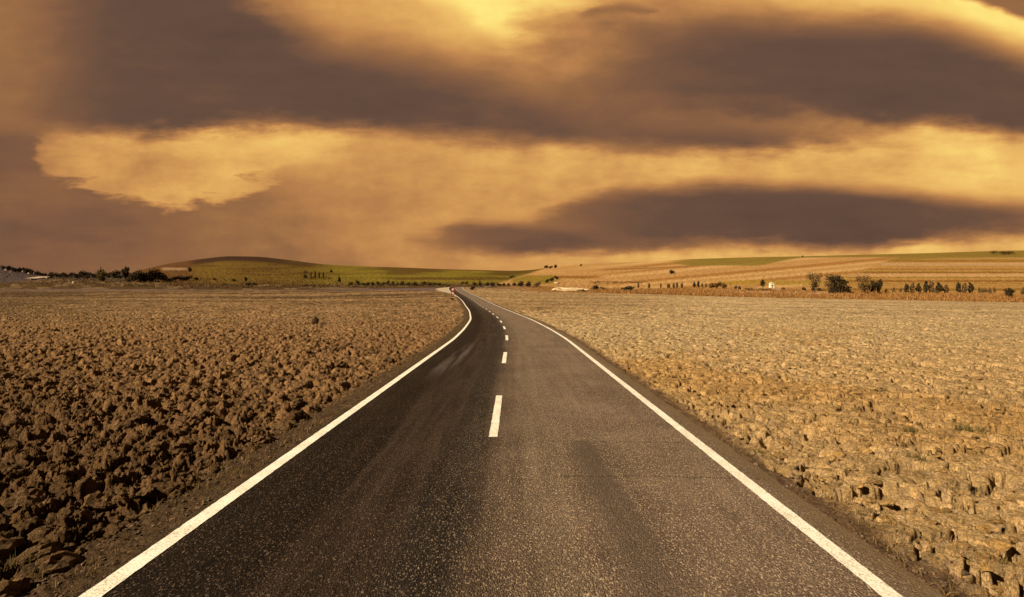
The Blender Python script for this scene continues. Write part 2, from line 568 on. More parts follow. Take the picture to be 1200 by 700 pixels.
hb -= 0.26 * (pv > 0.3) * (1 - sstep(p1 * (0.6 + 0.8 * fbm(xl * 7, yl * 7, 56, 2)), 0.12, 0.30)) * np.clip((-lat.ravel()[idx][iL] - 3.9) / 0.8, 0, 1)
tl = 0.52 + 0.30 * rv + 0.42 * gv ** 2 + 0.40 * kv ** 3 + 0.3 * (fbm(xl * 5, yl * 5, 71, 3) - 0.5)
tl *= 1 - 0.60 * sstep(yl + 0.55 * xl, 11.0, -1.5)  # lens vignette put into the soil colour: darker toward the near left corner
# --- right: drier, flatter slabs split by cracks
iR = np.where(~lt)[0]
xr, yr2, wr, mr = x[iR], y[iR], wxx[iR], wyy[iR]
a1, a2, av, aox, aoy = worley(wr / 0.62, mr / 0.44, 21)
crk_on = sstep(fbm(xr * 1.1, yr2 * 1.1, 81, 3), 0.42, 0.58)
ha = 0.02 + 0.055 * av + 0.10 * aoy * (hash2(np.floor(av * 9999), np.floor(av * 777), 3) - 0.5) + 0.05 * aox * (av - 0.5)
ha -= (1 - sstep(a2 - a1, 0.02, 0.10)) * (0.05 + 0.20 * crk_on)
b1, b2, bv, _, _ = worley(wr / 0.95 + 8.1, mr / 0.95, 22)
ha -= 0.34 * (bv > 0.12) * (1 - sstep(b1 * (0.6 + 0.8 * fbm(xr * 9, yr2 * 9, 59, 2)), 0.06, 0.12))
c1, c2, cv_, _, _ = worley(wr / 0.21, mr / 0.12, 23)
ha += np.clip(1 - (c1 / 0.75) ** 2, 0, 1) * (0.1 + 0.9 * cv_ ** 2) * 0.018
e1, e2, ev, _, _ = worley(xr / 0.065, yr2 / 0.06, 24)
ha += np.clip(1 - (e1 / 0.75) ** 2, 0, 1) * (0.1 + 0.9 * ev ** 2) * 0.022
ha += (fbm(xr * 11, yr2 * 16, 53, 5, 0.7) - 0.5) * 0.075
ha += (fbm(xr * 0.5, yr2 * 0.5, 57, 2) - 0.5) * 0.10
ha -= 0.15 * sstep(fbm(xr * 3.2, yr2 * 4.6, 58, 3), 0.585, 0.615)
ha -= 0.09 * sstep(fbm(xr * 7.5, yr2 * 10.0, 62, 3), 0.62, 0.66)
tr = 0.74 + 0.24 * av + 0.26 * cv_ ** 2 + 0.22 * ev ** 3 + 0.5 * (fbm(xr * 4, yr2 * 6, 73, 3) - 0.5)
rel = np.zeros(len(idx), np.float32)
tn = np.ones(len(idx), np.float32)
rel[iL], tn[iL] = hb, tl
rel[iR], tn[iR] = ha, tr
far_ = sstep(y, 22, 70)
spk = vnoise(x / 0.42, y / 1.7, 101) * 0.6 + vnoise(x / 1.3, y / 4.0, 102) * 0.4
tn *= 1 + far_ * np.where(lt, 1.0, 0.62) * (1.5 * (spk - 0.5))
pit = sstep(vnoise(x / 0.55, y / 1.5, 103), 0.74, 0.86) * far_
tn *= 1 - np.where(lt, 0.5, 0.42) * pit
rel = rel + far_ * 0.16 * (vnoise(x / 0.8, y / 1.4, 104) - 0.5)
fade = 1 - 0.30 * sstep(y, 60, 240)
relief.ravel()[idx] = rel * fade
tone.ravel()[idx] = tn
shv = 0.05 * (fbm(x * 7, y * 7, 91, 3) - 0.5) * 2
shx.ravel()[idx] = shv
shy.ravel()[idx] = 0.05 * (fbm(x * 7 + 55, y * 7, 95, 3) - 0.5) * 2
base_drop = np.where(is_left, -0.30, -0.07)
grit = (fbm(Xg * 9, Yg * 9, 15, 4, .65) - 0.5) * 0.07
Zf = base_drop + relief
acr = np.clip(np.where(is_left, (-lat - ASP_L) / 0.7, (lat - ASP_R) / 0.45), -1.5, 1.2)
Zs = -0.035 - np.where(is_left, 0.07, 0.035) * np.clip(acr, 0, 1.2) + grit
Zs = np.where(acr < 0.0, -0.05 - 0.30 * np.clip(-acr * 1.6, 0, 1), Zs)
far_field = Yg > 262
road_w = np.where(Yg < 300, 1.0, 0.0)
Zn = np.where(road_w > 0, in_field * Zf + shoulder * Zs, 0)
Zn = np.where(far_field, Zn * on_road_len, Zn)
hill_n = (fbm(Xg / 60, Yg / 90, 19, 3) - 0.5) * 5.0 * sstep(Yg, 380, 620) * sstep(Yg, 1400, 800)
rough_far = (fbm(Xg / 1.3, Yg / 2.2, 29, 3) - 0.5) * 0.9 * sstep(Yg - De_g, -4, 20) * sstep(Yg, 900, 420)
rough_far *= sstep(np.abs(lat), 6, 11) * 1.0 + (Yg > 300)
rough_far = np.clip(rough_far, -0.5, 0.6)
Zg = Zb + Zn + rough_far + hill_n * 0.15
Xd = Xg + shx * in_field
Yd = Yg + shy * in_field

# --- soil, stubble and crop colours
yim = HOR - (Zb - EYE) / np.maximum(Yg, 1.2) * FOC     # level reading of every ground point
C = np.zeros(Zb.shape + (3,), np.float32)


def cov(mask, col, mixv=1.0):
    global C
    m = (mask * mixv)[..., None].astype(np.float32)
    C = C * (1 - m) + np.asarray(col, np.float32) * m


pn = fbm(PX / 60, yim / 3.0, 41, 3) - 0.5            # patchy streaks on the slopes
pn2 = fbm(PX / 17, yim / 1.3, 45, 3) - 0.5
# ploughed field
dist_tan = sstep(Yg + 26 * (fbm(Xg / 14, Yg / 14, 33, 3) - 0.5), 18, 70)
cl = 0.95 * alb(154, 107, 59)[None, None] * (1 - dist_tan[..., None]) + alb(158, 114, 65)[None, None] * dist_tan[..., None]
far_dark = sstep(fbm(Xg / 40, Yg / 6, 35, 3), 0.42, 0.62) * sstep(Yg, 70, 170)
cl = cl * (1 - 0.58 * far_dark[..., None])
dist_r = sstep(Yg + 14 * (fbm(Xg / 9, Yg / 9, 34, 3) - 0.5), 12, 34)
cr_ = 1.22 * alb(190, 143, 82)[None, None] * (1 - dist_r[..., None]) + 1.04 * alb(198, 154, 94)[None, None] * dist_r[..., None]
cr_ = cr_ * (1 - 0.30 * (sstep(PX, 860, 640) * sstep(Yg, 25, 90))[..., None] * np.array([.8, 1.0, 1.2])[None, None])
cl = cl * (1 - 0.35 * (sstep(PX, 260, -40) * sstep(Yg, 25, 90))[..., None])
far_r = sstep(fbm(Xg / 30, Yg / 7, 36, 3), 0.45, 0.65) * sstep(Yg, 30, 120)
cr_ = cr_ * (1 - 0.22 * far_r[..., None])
rust = sstep(fbm(Xg / 5, Yg / 8, 38, 3), 0.5, 0.68) * sstep(Yg, 60, 12)
cr_ = cr_ * (1 - rust[..., None] * np.array([.06, .14, .28])[None, None])
side = sstep(lat, -1.0, 1.0)[..., None]
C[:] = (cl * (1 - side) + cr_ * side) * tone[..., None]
dirt_l = alb(100, 72, 42)[None, None] * (0.45 + 1.1 * fbm(Xg * 7, Yg * 7, 43, 5, .65)[..., None])
dirt_r = alb(128, 92, 56)[None, None] * (0.45 + 1.1 * fbm(Xg * 7, Yg * 7, 44, 5, .65)[..., None])
dirt = dirt_l * (1 - side) + dirt_r * side
shm = (shoulder * (Yg < 285))[..., None]
C = (C * (1 - shm) + dirt * shm).astype(np.float32)
# mauve mud at the far end of the left field
mud = sstep(yim, 341.5, 338.5) * sstep(PX, 545, 500) * (Yg < 330) * sstep(np.abs(lat), 3, 5)
cov(mud, alb(112, 84, 68), 0.9)
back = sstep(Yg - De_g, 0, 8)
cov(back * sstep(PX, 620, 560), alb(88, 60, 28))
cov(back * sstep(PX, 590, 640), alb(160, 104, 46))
hill = sstep(Yg - Df_g, -15, 12)
cov(hill * sstep(PX, 700, 600), alb(112, 78, 24))
cov(hill * sstep(PX, 330, 420) * sstep(PX, 700, 600), alb(116, 90, 24))
cov(hill * sstep(PX, 330, 420) * sstep(PX, 700, 600) * sstep(pn, 0.02, 0.14), alb(134, 104, 28), 0.8)
cov(hill * sstep(PX, 700, 600) * sstep(pn, 0.0, -0.12), alb(92, 60, 20), 0.75)
cov(hill * sstep(PX, 165, 150), alb(92, 68, 46))
cov(hill * sstep(PX, 70, 40), alb(86, 64, 52))
ridge_y = f_yr(np.clip(PX, -60, 1260))
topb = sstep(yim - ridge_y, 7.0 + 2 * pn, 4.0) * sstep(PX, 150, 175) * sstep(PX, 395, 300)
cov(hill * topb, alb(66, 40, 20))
lowb = sstep(PX, 232, 218) * sstep(PX, 150, 160) * hill
cov(lowb, alb(100, 60, 26), 0.9)
cov(lowb * sstep(np.abs(yim - 315.2 + pn2), 2.0, 1.0) * sstep(PX, 186, 194) * sstep(PX, 224, 214), alb(156, 112, 66))
# right-hand slopes: stubble strips
rt = sstep(PX + (yim - 320) * 3.1, 618, 626)
tan1 = alb(192, 134, 68)
cov(hill * rt, tan1)
split = sstep(PX + (yim - 316) * 2.6 + 12 * pn, 1008, 1022)      # field boundary between the slanting and the level strips
sw = yim - 294 + 0.092 * (PX - 800)
band = np.sin(sw * 1.05 + 0.5 * pn) + 0.9 * np.sin(sw * 0.43 + 1.0) + 0.7 * pn2
rl = rt * (1 - split) * sstep(PX, 640, 780)
cov(hill * rl * sstep(band, 0.5, 1.0), alb(164, 104, 42), 0.85)
cov(hill * rl * sstep(band, -0.5, -1.1), alb(212, 156, 86), 0.8)
rr = split * rt
band2 = np.sin(yim * 1.30 + 0.4 * pn) + 0.8 * np.sin(yim * 0.63 + 2) + 0.7 * pn2
cov(hill * rr, alb(182, 126, 58))
cov(hill * rr * sstep(band2, 0.2, 0.9), alb(138, 84, 26), 0.9)
cov(hill * rr * sstep(np.sin(yim * 0.9 + 4) + pn2, 0.75, 0.95), alb(150, 112, 34), 0.8)
cov(hill * rr * sstep(np.abs(yim - 310), 2.2, 1.2), alb(206, 152, 92), 0.7)
cov(hill * rr * sstep(np.abs(yim - 322.5), 2.4, 1.4), alb(204, 148, 86), 0.8)
ol_b = 306 + (5.5 * sstep(PX, 770, 810)) - 9.5 * sstep(PX, 880, 945) - 0.6 * sstep(PX, 950, 1000)
olive = sstep(yim, ol_b + 1.0, ol_b - 0.8) * sstep(PX, 770, 815)
cov(hill * olive, alb(138, 106, 36), 0.95)
cov(hill * rr * sstep(yim - ridge_y, 8.5 + 3 * pn, 5), alb(142, 106, 38), 0.9)
cov(hill * sstep(np.abs(yim - (316.5 - 3.6 * (PX - 700) / 100)), 1.1, 0.5) * sstep(PX, 690, 720) * sstep(PX, 830, 800), alb(150, 96, 42), 0.8)
cov(hill * sstep(np.abs(yim - 325 + pn2), 2.3, 1.2) * sstep(PX, 640, 655) * sstep(PX, 712, 695), alb(152, 94, 36), 0.9)
cov(hill * sstep(np.abs(yim - 331.5 + pn2 * 2), 3.2, 1.8) * sstep(PX, 820, 860) * sstep(PX, 1010, 985), alb(170, 124, 40), 0.85)
cov(hill * sstep(np.abs(yim - 327.5 + pn2 * 2), 5.5, 4.0) * sstep(PX, 596, 604) * sstep(PX, 660, 645) * sstep(yim - 328 + (PX - 600) * .31, -1, 1), alb(140, 106, 30), 0.9)
# foot of the right slope
foot = back * (1 - hill) * sstep(PX, 690, 740)
cov(foot * sstep(pn2, -0.05, 0.1), alb(142, 82, 30), 0.7)
cov(back * sstep(np.abs(yim - (342.0 + 0.012 * (PX - 850))), 1.9, 1.0) * sstep(PX, 830, 860) * sstep(PX, 1015, 985), alb(204, 150, 94), 0.9)
cov(foot * sstep(yim - f_ye(np.clip(PX, -60, 1260)), -2.6, -1.0), alb(122, 66, 24), 0.6)
cov(back * (1 - hill) * sstep(PX, 700, 640) * sstep(PX, 560, 600) * sstep(pn2, -.05, .08), alb(150, 98, 50), 0.6)
cov(back * sstep(PX, 560, 500) * sstep(pn2, 0.05, 0.14) * (1 - hill), alb(140, 104, 62), 0.6)
C = np.clip(C * (1 + 0.25 * pn2[..., None] * back[..., None]), 0.003, 0.75)

m_soil, T, b = mat_new('soil')
attr = T.node('ShaderNodeVertexColor', layer_name='soil').outputs[0]
pos = T.node('ShaderNodeNewGeometry').outputs['Position']
g_f = T.noise(pos, 34.0, 6.0, 0.68)
g_c = T.noise(pos, 6.0, 5.0, 0.6)
v1 = T.rng(g_f, 0.28, 0.72, 0.38, 1.62)
v2 = T.rng(g_c, 0.3, 0.7, 0.80, 1.2)
vm = T.m('MULTIPLY', T.m('MULTIPLY', v1, v2), T.rng(T.noise(pos, 75.0, 3.0, 0.6), 0.3, 0.7, 0.65, 1.35))
c1_ = T.mixc(1.0, attr, T.comb(vm, vm, vm), 'MULTIPLY')
hue = T.mixc(T.rng(T.noise(pos, 11.0, 3.0), 0.35, 0.65, 0.0, 1.0), (1.03, 1.0, 0.88), (0.97, 1.0, 1.12))
T.put(b.inputs['Base Color'], T.mixc(1.0, c1_, hue, 'MULTIPLY'))
bp = T.node('ShaderNodeBump', {'Height': T.m('MULTIPLY_ADD', T.noise(pos, 90.0, 3.0, 0.6), 0.35, g_f), 'Strength': 1.0, 'Distance': 0.05})
T.l.new(bp.outputs[0], b.inputs['Normal'])
b.inputs['Specular IOR Level'].default_value = 0.05

V = np.stack([Xd, Yd, Zg], -1).reshape(-1, 3)
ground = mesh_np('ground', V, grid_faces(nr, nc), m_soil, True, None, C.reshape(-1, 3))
setp(ground, kind='structure')

# ------------------------------------------------------------------ ROAD
ry = [-30, -15, -6, -2, 0.5]
y_ = 1.5
while y_ < 300:
    ry.append(y_)
    y_ += max(0.12, y_ * 0.012)
ry = np.array(ry)
wob = lambda yv, sd: 0.03 * (fbm(yv * 1.3, yv * 0 + sd, sd, 3) - 0.5) * 2 + 0.02 * (vnoise(yv * 4.0, yv * 0 + sd, sd + 3) - 0.5)
tt = np.linspace(0, 1, 25)
LL = -ASP_L + wob(ry, 3)
RR = ASP_R + wob(ry, 5)
LatR = LL[:, None] + (RR - LL)[:, None] * tt[None, :]
dxc = np.gradient(f_xc(ry), ry)
cosh = 1 / np.sqrt(1 + dxc ** 2)


def road_pt(lat_, yv, up):
    sl = np.interp(yv, ry, dxc)
    cc = 1 / np.sqrt(1 + sl ** 2)
    Xp = f_xc(yv) + lat_ * cc
    Yp = yv - lat_ * cc * sl
    z = land(Xp, np.maximum(Yp, 1.2)) + 0.035 * (1 - (lat_ / 3.2) ** 2) + up
    return np.stack([Xp, Yp, z], -1)


Yr = np.repeat(ry[:, None], 25, 1)
P = road_pt(LatR, Yr, 0.0)
skl = P[:, :1].copy()
skl[..., 2] -= 0.16
skl[..., 0] -= 0.05
skr = P[:, -1:].copy()
skr[..., 2] -= 0.16
skr[..., 0] += 0.05
P = np.concatenate([skl, P[:, :1], P, P[:, -1:], skr], 1)    # the edge drop keeps its own vertices
slen = np.concatenate([[0], np.cumsum(np.hypot(np.diff(ry), np.diff(f_xc(ry))))]) + ry[0]
uvR = np.stack([np.concatenate([LatR[:, :1] - .05, LatR[:, :1], LatR, LatR[:, -1:], LatR[:, -1:] + .05], 1), np.repeat(slen[:, None], 29, 1)], -1)

m_asp, T, b = mat_new('asphalt')
uvn = T.node('ShaderNodeUVMap', uv_map='road').outputs[0]
su = T.node('ShaderNodeSeparateXYZ', {0: uvn})
la, sl_ = su.outputs[0], su.outputs[1]
uvs = T.scalev(uvn, (1.0, 0.62, 1.0))
wlat = T.m('MULTIPLY_ADD', T.m('SUBTRACT', T.noise(T.comb(la, T.m('MULTIPLY', sl_, 0.12)), 1.3, 3.0), 0.5), 0.55, la)
lane = T.step(wlat, -1.35, 0.95)
lo_spk = T.mixf(lane, 0.72, 0.58)
stone = T.node('ShaderNodeTexVoronoi', {'Vector': uvs, 'Scale': 84.0, 'Randomness': 1.0})
stone_c = T.node('ShaderNodeSeparateColor', {0: stone.outputs['Color']}).outputs[0]
st_n = T.noise(uvs, 44.0, 4.0, 0.7)
spk = T.m('MULTIPLY', T.step(stone_c, lo_spk, 0.98), T.step(st_n, 0.40, 0.62))
# lanes: the left one is bleeding tar, the right one is worn pale


def track(c, w, st=None):
    d = T.m('ABSOLUTE', T.m('SUBTRACT', wlat, c))
    return T.step(d, w, w * 0.25)


streak = T.noise(T.comb(T.m('MULTIPLY', la, 5.0), T.m('MULTIPLY', sl_, 0.22)), 1.0, 5.0, 0.6)
blot = T.noise(uvn, 0.55, 4.0, 0.6)
tone_l = T.mixc(T.step(blot, 0.35, 0.65), (0.006, 0.0038, 0.0028), (0.019, 0.0125, 0.0090))
tone_r = T.mixc(T.step(blot, 0.35, 0.65), (0.098, 0.071, 0.054), (0.142, 0.104, 0.079))
basec = T.mixc(lane, tone_l, tone_r)
basec = T.mixc(T.m('MULTIPLY', track(-2.15, 0.85), 0.85), basec, (0.009, 0.006, 0.0045))
basec = T.mixc(T.m('MULTIPLY', track(-0.58, 0.5), 0.72), basec, (0.011, 0.010, 0.0095))
basec = T.mixc(T.m('MULTIPLY', track(0.55, 0.4), 0.35), basec, (0.125, 0.10, 0.07))
basec = T.mixc(T.m('MULTIPLY', track(-1.28, 0.75), T.rng(streak, 0.3, 0.7, 0.35, 0.75)), basec, (0.034, 0.024, 0.018))
# smooth dark wheel path in the right lane, newer inside the re-laid length near the camera
dr = T.m('ABSOLUTE', T.m('SUBTRACT', wlat, T.m('MULTIPLY_ADD', sl_, -0.02, 1.28)))
wheel = T.m('MULTIPLY', T.step(dr, 0.26, 0.13), T.step(sl_, 7.75, 7.6))
wheel_far = T.m('MULTIPLY', T.step(dr, 0.55, 0.1), T.step(sl_, 7.6, 7.8))
basec = T.mixc(T.m('MULTIPLY', wheel, 0.48), basec, (0.064, 0.051, 0.043))
basec = T.mixc(T.m('MULTIPLY', wheel_far, 0.22), basec, (0.06, 0.05, 0.04))
patch_ = T.m('MULTIPLY', T.step(wlat, 0.9, 1.0), T.m('MULTIPLY', T.step(sl_, 6.2, 6.25), T.step(sl_, 7.72, 7.66)))
basec = T.mixc(T.m('MULTIPLY', patch_, 0.2), basec, (0.066, 0.052, 0.036))
seam = T.m('MULTIPLY', T.step(la, 0.5, 0.8), T.m('MAXIMUM', T.step(T.m('ABSOLUTE', T.m('SUBTRACT', sl_, 7.7)), 0.05, 0.012),
                                                T.step(T.m('ABSOLUTE', T.m('SUBTRACT', sl_, 6.2)), 0.04, 0.012)))
basec = T.mixc(T.m('MULTIPLY', seam, 0.5), basec, (0.035, 0.028, 0.02))
# pale scuff in the left lane
sc_c = T.m('MULTIPLY_ADD', sl_, 0.035, -2.55)
scuff = T.m('MULTIPLY', T.step(T.m('ABSOLUTE', T.m('SUBTRACT', wlat, sc_c)), 0.42, 0.1), T.m('MULTIPLY', T.step(sl_, 12.5, 16.5), T.step(sl_, 25.5, 21.0)))
basec = T.mixc(T.m('MULTIPLY', scuff, T.m('MULTIPLY', T.step(streak, 0.3, 0.6), 0.5)), basec, (0.085, 0.070, 0.068))
# tar smear round the bend
bend = T.m('MULTIPLY', T.m('MULTIPLY', T.step(T.m('ABSOLUTE', T.m('SUBTRACT', wlat, -1.9)), 1.0, 0.4), T.step(sl_, 85, 105)), T.step(sl_, 175, 140))
basec = T.mixc(T.m('MULTIPLY', bend, 0.7), basec, (0.016, 0.014, 0.012))
farw = T.m('MULTIPLY', T.step(sl_, 45.0, 130.0), T.step(wlat, -1.6, 0.2))
basec = T.mixc(T.m('MULTIPLY', farw, 0.7), basec, (0.105, 0.080, 0.072))
st_m = T.rng(streak, 0.3, 0.7, T.mixf(lane, 0.50, 0.80), T.mixf(lane, 1.50, 1.20))
basec = T.mixc(1.0, basec, T.comb(st_m, st_m, st_m), 'MULTIPLY')
g_m = T.rng(T.noise(uvs, 95.0, 3.0, 0.7), 0.32, 0.68, 0.0, 2.0)
basec = T.mixc(1.0, basec, T.comb(g_m, g_m, g_m), 'MULTIPLY')
spc = T.mixc(lane, (0.17, 0.120, 0.088), (0.58, 0.46, 0.33))
cover = T.m('MULTIPLY', spk, T.m('SUBTRACT', 1.0, T.m('MULTIPLY', wheel, 0.65)))
basec = T.mixc(T.m('MULTIPLY', cover, 0.8), basec, spc)
# dust blown onto the edges
dust = T.m('MULTIPLY', T.step(T.m('ADD', T.m('ABSOLUTE', la), T.m('MULTIPLY', T.noise(uvn, 2.5, 4.0), 0.35)), 3.08, 3.5), 0.75)
basec = T.mixc(dust, basec, (0.13, 0.092, 0.05))
T.put(b.inputs['Base Color'], basec)
hgt = T.m('ADD', T.m('MULTIPLY', T.m('SUBTRACT', 1.0, stone.outputs['Distance']), 0.6), st_n)
bp = T.node('ShaderNodeBump', {'Height': hgt, 'Strength': 1.0, 'Distance': 0.016})
T.l.new(bp.outputs[0], b.inputs['Normal'])
b.inputs['Roughness'].default_value = 0.85
b.inputs['Specular IOR Level'].default_value = 0.08
road = mesh_np('road', P.reshape(-1, 3), grid_faces(len(ry), 29), m_asp, True, None, None, uvR.reshape(-1, 2))
setp(road, kind='structure')

m_pnt, T, b = mat_new('road_paint')
pos = T.node('ShaderNodeNewGeometry').outputs['Position']
wn = T.noise(pos, 60.0, 5.0, 0.7)
wn2 = T.noise(pos, 3.0, 4.0, 0.6)
wear = T.m('MULTIPLY', T.step(wn, 0.48, 0.62), T.step(wn2, 0.30, 0.70, 0.40, 1.0))
pc = T.mixc(T.rng(wn2, 0.3, 0.7, 0.0, 1.0), (0.80, 0.80, 0.76), (0.70, 0.68, 0.60))
T.put(b.inputs['Base Color'], T.mixc(wear, pc, (0.20, 0.16, 0.11)))
bp = T.node('ShaderNodeBump', {'Height': wn, 'Strength': 0.5, 'Distance': 0.006})
T.l.new(bp.outputs[0], b.inputs['Normal'])
b.inputs['Roughness'].default_value = 0.8


def strip(name, ys, lat0, w, parent):
    jit = 0.004
    rngs = np.random.RandomState(int(abs(lat0) * 100) + len(ys))
    n = len(ys)
    e0 = lat0 - w / 2 + rngs.uniform(-jit, jit, n)
    e1 = lat0 + w / 2 + rngs.uniform(-jit, jit, n)
    Lp = np.stack([e0, e0 * .5 + e1 * .5, e1], 1)
    Pp = road_pt(Lp, np.repeat(ys[:, None], 3, 1), 0.006)
    return mesh_np(name, Pp.reshape(-1, 3), grid_faces(n, 3), m_pnt, True, parent)


ly = [-6.0]
while ly[-1] < 292:
    ly.append(ly[-1] + max(0.06, abs(ly[-1]) * 0.010))
ly = np.array(ly)
o = strip('edge_line', ly, -HALF, 0.17, road)
o['label'] = 'white edge line along the left lane'
o = strip('edge_line', ly, HALF, 0.155, road)
o['label'] = 'white edge line along the right lane'
for k in range(-1, 26):
    y0 = 7.9 + 8.78 * k
    strip('centre_dash', np.linspace(y0, y0 + 3.3, 28), -0.15, 0.135, road)

# pale gravel pull-off beside the far bend
m_grv, T, b = mat_new('pale_gravel')
pos = T.node('ShaderNodeNewGeometry').outputs['Position']
T.put(b.inputs['Base Color'], T.mixc(T.noise(pos, 1.5, 5.0), (0.24, 0.20, 0.15), (0.42, 0.35, 0.26)))
ys_ = np.linspace(150, 222, 40)
w_ = 0.5 + 4.6 * sstep(ys_, 165, 214) * sstep(ys_, 223, 219)
La = np.stack([-ASP_L - 0.02 - w_ * f for f in np.linspace(1, 0, 7)], 1)
Pg = road_pt(La, np.repeat(ys_[:, None], 7, 1), 0.02)
setp(mesh_np('gravel_verge', Pg.reshape(-1, 3), grid_faces(40, 7), m_grv, True), kind='structure')

# ------------------------------------------------------------------ loose clods and grass
def ico(sub=1):
    import bmesh
    bm = bmesh.new()
    bmesh.ops.create_icosphere(bm, subdivisions=sub, radius=1.0)
    v = np.array([q.co[:] for q in bm.verts])
    bm.verts.index_update()
    f = np.array([[q.index for q in p.verts] for p in bm.faces])
    bm.free()
    return v, f


def ground_z(X, Y):
    """height of the finished ground sheet (nearest grid point)"""
    Y = np.asarray(Y, float)
    i = np.clip(np.searchsorted(rows, Y), 1, nr - 1)
    j = np.clip(np.searchsorted(U, np.asarray(X) / np.maximum(Y, 1.2)), 1, nc - 1)
    return Zg[i, j]


rs = np.random.RandomState(7)


def scatter_clods(name, n, left, rmin, rmax, flat, mat, sub=2):
    iv, fc = ico(sub)
    Yc = 3.2 + (rs.rand(n) ** 1.7) * 36
    off = rs.rand(n) ** 1.5
    if left:
        Xc = f_xc(Yc) - (ASP_L + 0.62) - off * (Yc * 1.1 - 2.0)
    else:
        Xc = f_xc(Yc) + (ASP_R + 0.55) + off * (Yc * 1.1 - 2.0)
    rad = rmin + (rmax - rmin) * rs.rand(n) ** 3
    Zc = ground_z(Xc, Yc)
    VV, FF = [], []
    nvv = len(iv)
    for k in range(n):
        sd = rs.rand(3) * 50
        q = iv * (1, rs.uniform(.7, 1.1), rs.uniform(.5, .8) * flat)
        disp = fbm(iv[:, 0] * 1.5 + sd[0] + iv[:, 2], iv[:, 1] * 1.5 + sd[1] - iv[:, 2] * 1.3, 3, 5, .72)
        q = q * (0.20 + 1.6 * disp)[:, None] * rad[k]
        a = rs.rand() * 6.28
        ti = rs.uniform(-.5, .5)
        ca, sa, ct, stt = math.cos(a), math.sin(a), math.cos(ti), math.sin(ti)
        q = np.stack([q[:, 0] * ct - q[:, 2] * stt, q[:, 1], q[:, 0] * stt + q[:, 2] * ct], 1)
        q = np.stack([q[:, 0] * ca - q[:, 1] * sa, q[:, 0] * sa + q[:, 1] * ca, q[:, 2]], 1)
        VV.append(q + (Xc[k], Yc[k], Zc[k] + rad[k] * 0.12))
        FF.append(fc + k * nvv)
    VV = np.concatenate(VV)
    base = 0.62 * alb(154, 110, 62) if left else alb(190, 138, 72)
    cc = np.repeat(base[None], n, 0) * (0.7 + 0.6 * rs.rand(n))[:, None]
    return VV, np.concatenate(FF), np.repeat(cc, nvv, 0)


c_a = scatter_clods('a', 2600, True, 0.015, 0.07, 1.0, m_soil)
c_b = scatter_clods('b', 520, True, 0.06, 0.17, 1.0, m_soil, 3)
o = mesh_np('soil_clods', np.concatenate([c_a[0], c_b[0]]), np.concatenate([c_a[1], c_b[1] + len(c_a[0])]), m_soil, False, None, np.concatenate([c_a[2], c_b[2]]))
setp(o, 'loose brown clods of turned soil lying across the left field', 'soil', kind='stuff')
c_a = scatter_clods('c', 1500, False, 0.015, 0.09, 0.7, m_soil)
o = mesh_np('soil_crumbs', *c_a[:2], m_soil, False, None, c_a[2])
setp(o, 'loose pale crumbs of dry soil lying across the right field', 'soil', kind='stuff')


def foliage_mat(name, c0, c1):
    m, T, b = mat_new(name)
    rnd = T.node('ShaderNodeNewGeometry').outputs['Random Per Island']
    T.put(b.inputs['Base Color'], T.mixc(rnd, c0, c1))
    return m


m_dry = foliage_mat('dry_grass', (0.10, 0.048, 0.015), (0.33, 0.18, 0.062))
m_grn = foliage_mat('weed_green', (0.035, 0.034, 0.010), (0.115, 0.095, 0.028))


def blades(name, X, Y, Z, h, w, mat, lean=0.35, parent=None):
    n = len(X)
    a = rs.rand(n) * 6.28
    lx, ly_ = np.cos(a), np.sin(a)
    le = rs.uniform(0.05, lean, n) * h
    b_ = rs.rand(n) * 6.28
    bx, by = np.cos(b_) * w / 2, np.sin(b_) * w / 2
    p0 = np.stack([X - bx, Y - by, Z - 0.02], 1)
    p1 = np.stack([X + bx, Y + by, Z - 0.02], 1)
    p2 = np.stack([X + bx * .7 + lx * le * .4, Y + by * .7 + ly_ * le * .4, Z + h * .6], 1)
    p3 = np.stack([X - bx * .7 + lx * le * .4, Y - by * .7 + ly_ * le * .4, Z + h * .6], 1)
    p4 = np.stack([X + lx * le, Y + ly_ * le, Z + h], 1)
    Vv = np.stack([p0, p1, p2, p3, p4], 1).reshape(-1, 3)
    k = np.arange(n)[:, None] * 5
    F3 = np.concatenate([k + [[0, 1, 2]], k + [[0, 2, 3]], k + [[3, 2, 4]]])
    return mesh_np(name, Vv, F3, mat, False, parent)


# tall dry grass at the foot of the right slope
n = 26000
gx = 690 + 560 * rs.rand(n)
dd = f_De(gx) + (f_Df(gx) - f_De(gx)) * (rs.rand(n) ** 0.9) * 1.05 + 1
clump = fbm(gx / 6, dd / 8, 77, 3)
keep = clump > 0.40
gx, dd = gx[keep], dd[keep]
X_, Y_ = (gx - 600) / FOC * dd, dd
o = blades('dry_grass', X_, Y_, ground_z(X_, Y_), rs.uniform(0.5, 1.25, len(X_)), rs.uniform(.10, .22, len(X_)), m_dry)
setp(o, 'tall rusty dry grass along the far edge of the right field', 'grass', kind='stuff')
# scrubby grass at the foot of the left hill
n = 15000
gx = 50 + 520 * rs.rand(n)
dd = f_De(gx) + 30 + (f_Df(gx) - f_De(gx)) * rs.rand(n) * 1.2
keep = (fbm(gx / 8, dd / 10, 78, 3) > 0.45) & (np.abs((gx - 600) / FOC * dd - f_xc(dd)) > 6)
gx, dd = gx[keep], dd[keep]
X_, Y_ = (gx - 600) / FOC * dd, dd
m_scr = foliage_mat('scrub_grass', (0.045, 0.028, 0.010), (0.16, 0.10, 0.042))
o = blades('scrub_grass', X_, Y_, ground_z(X_, Y_), rs.uniform(0.4, 1.0, len(X_)), rs.uniform(.15, .3, len(X_)), m_scr)
setp(o, 'dull scrubby grass along the far edge of the left field', 'grass', kind='stuff')
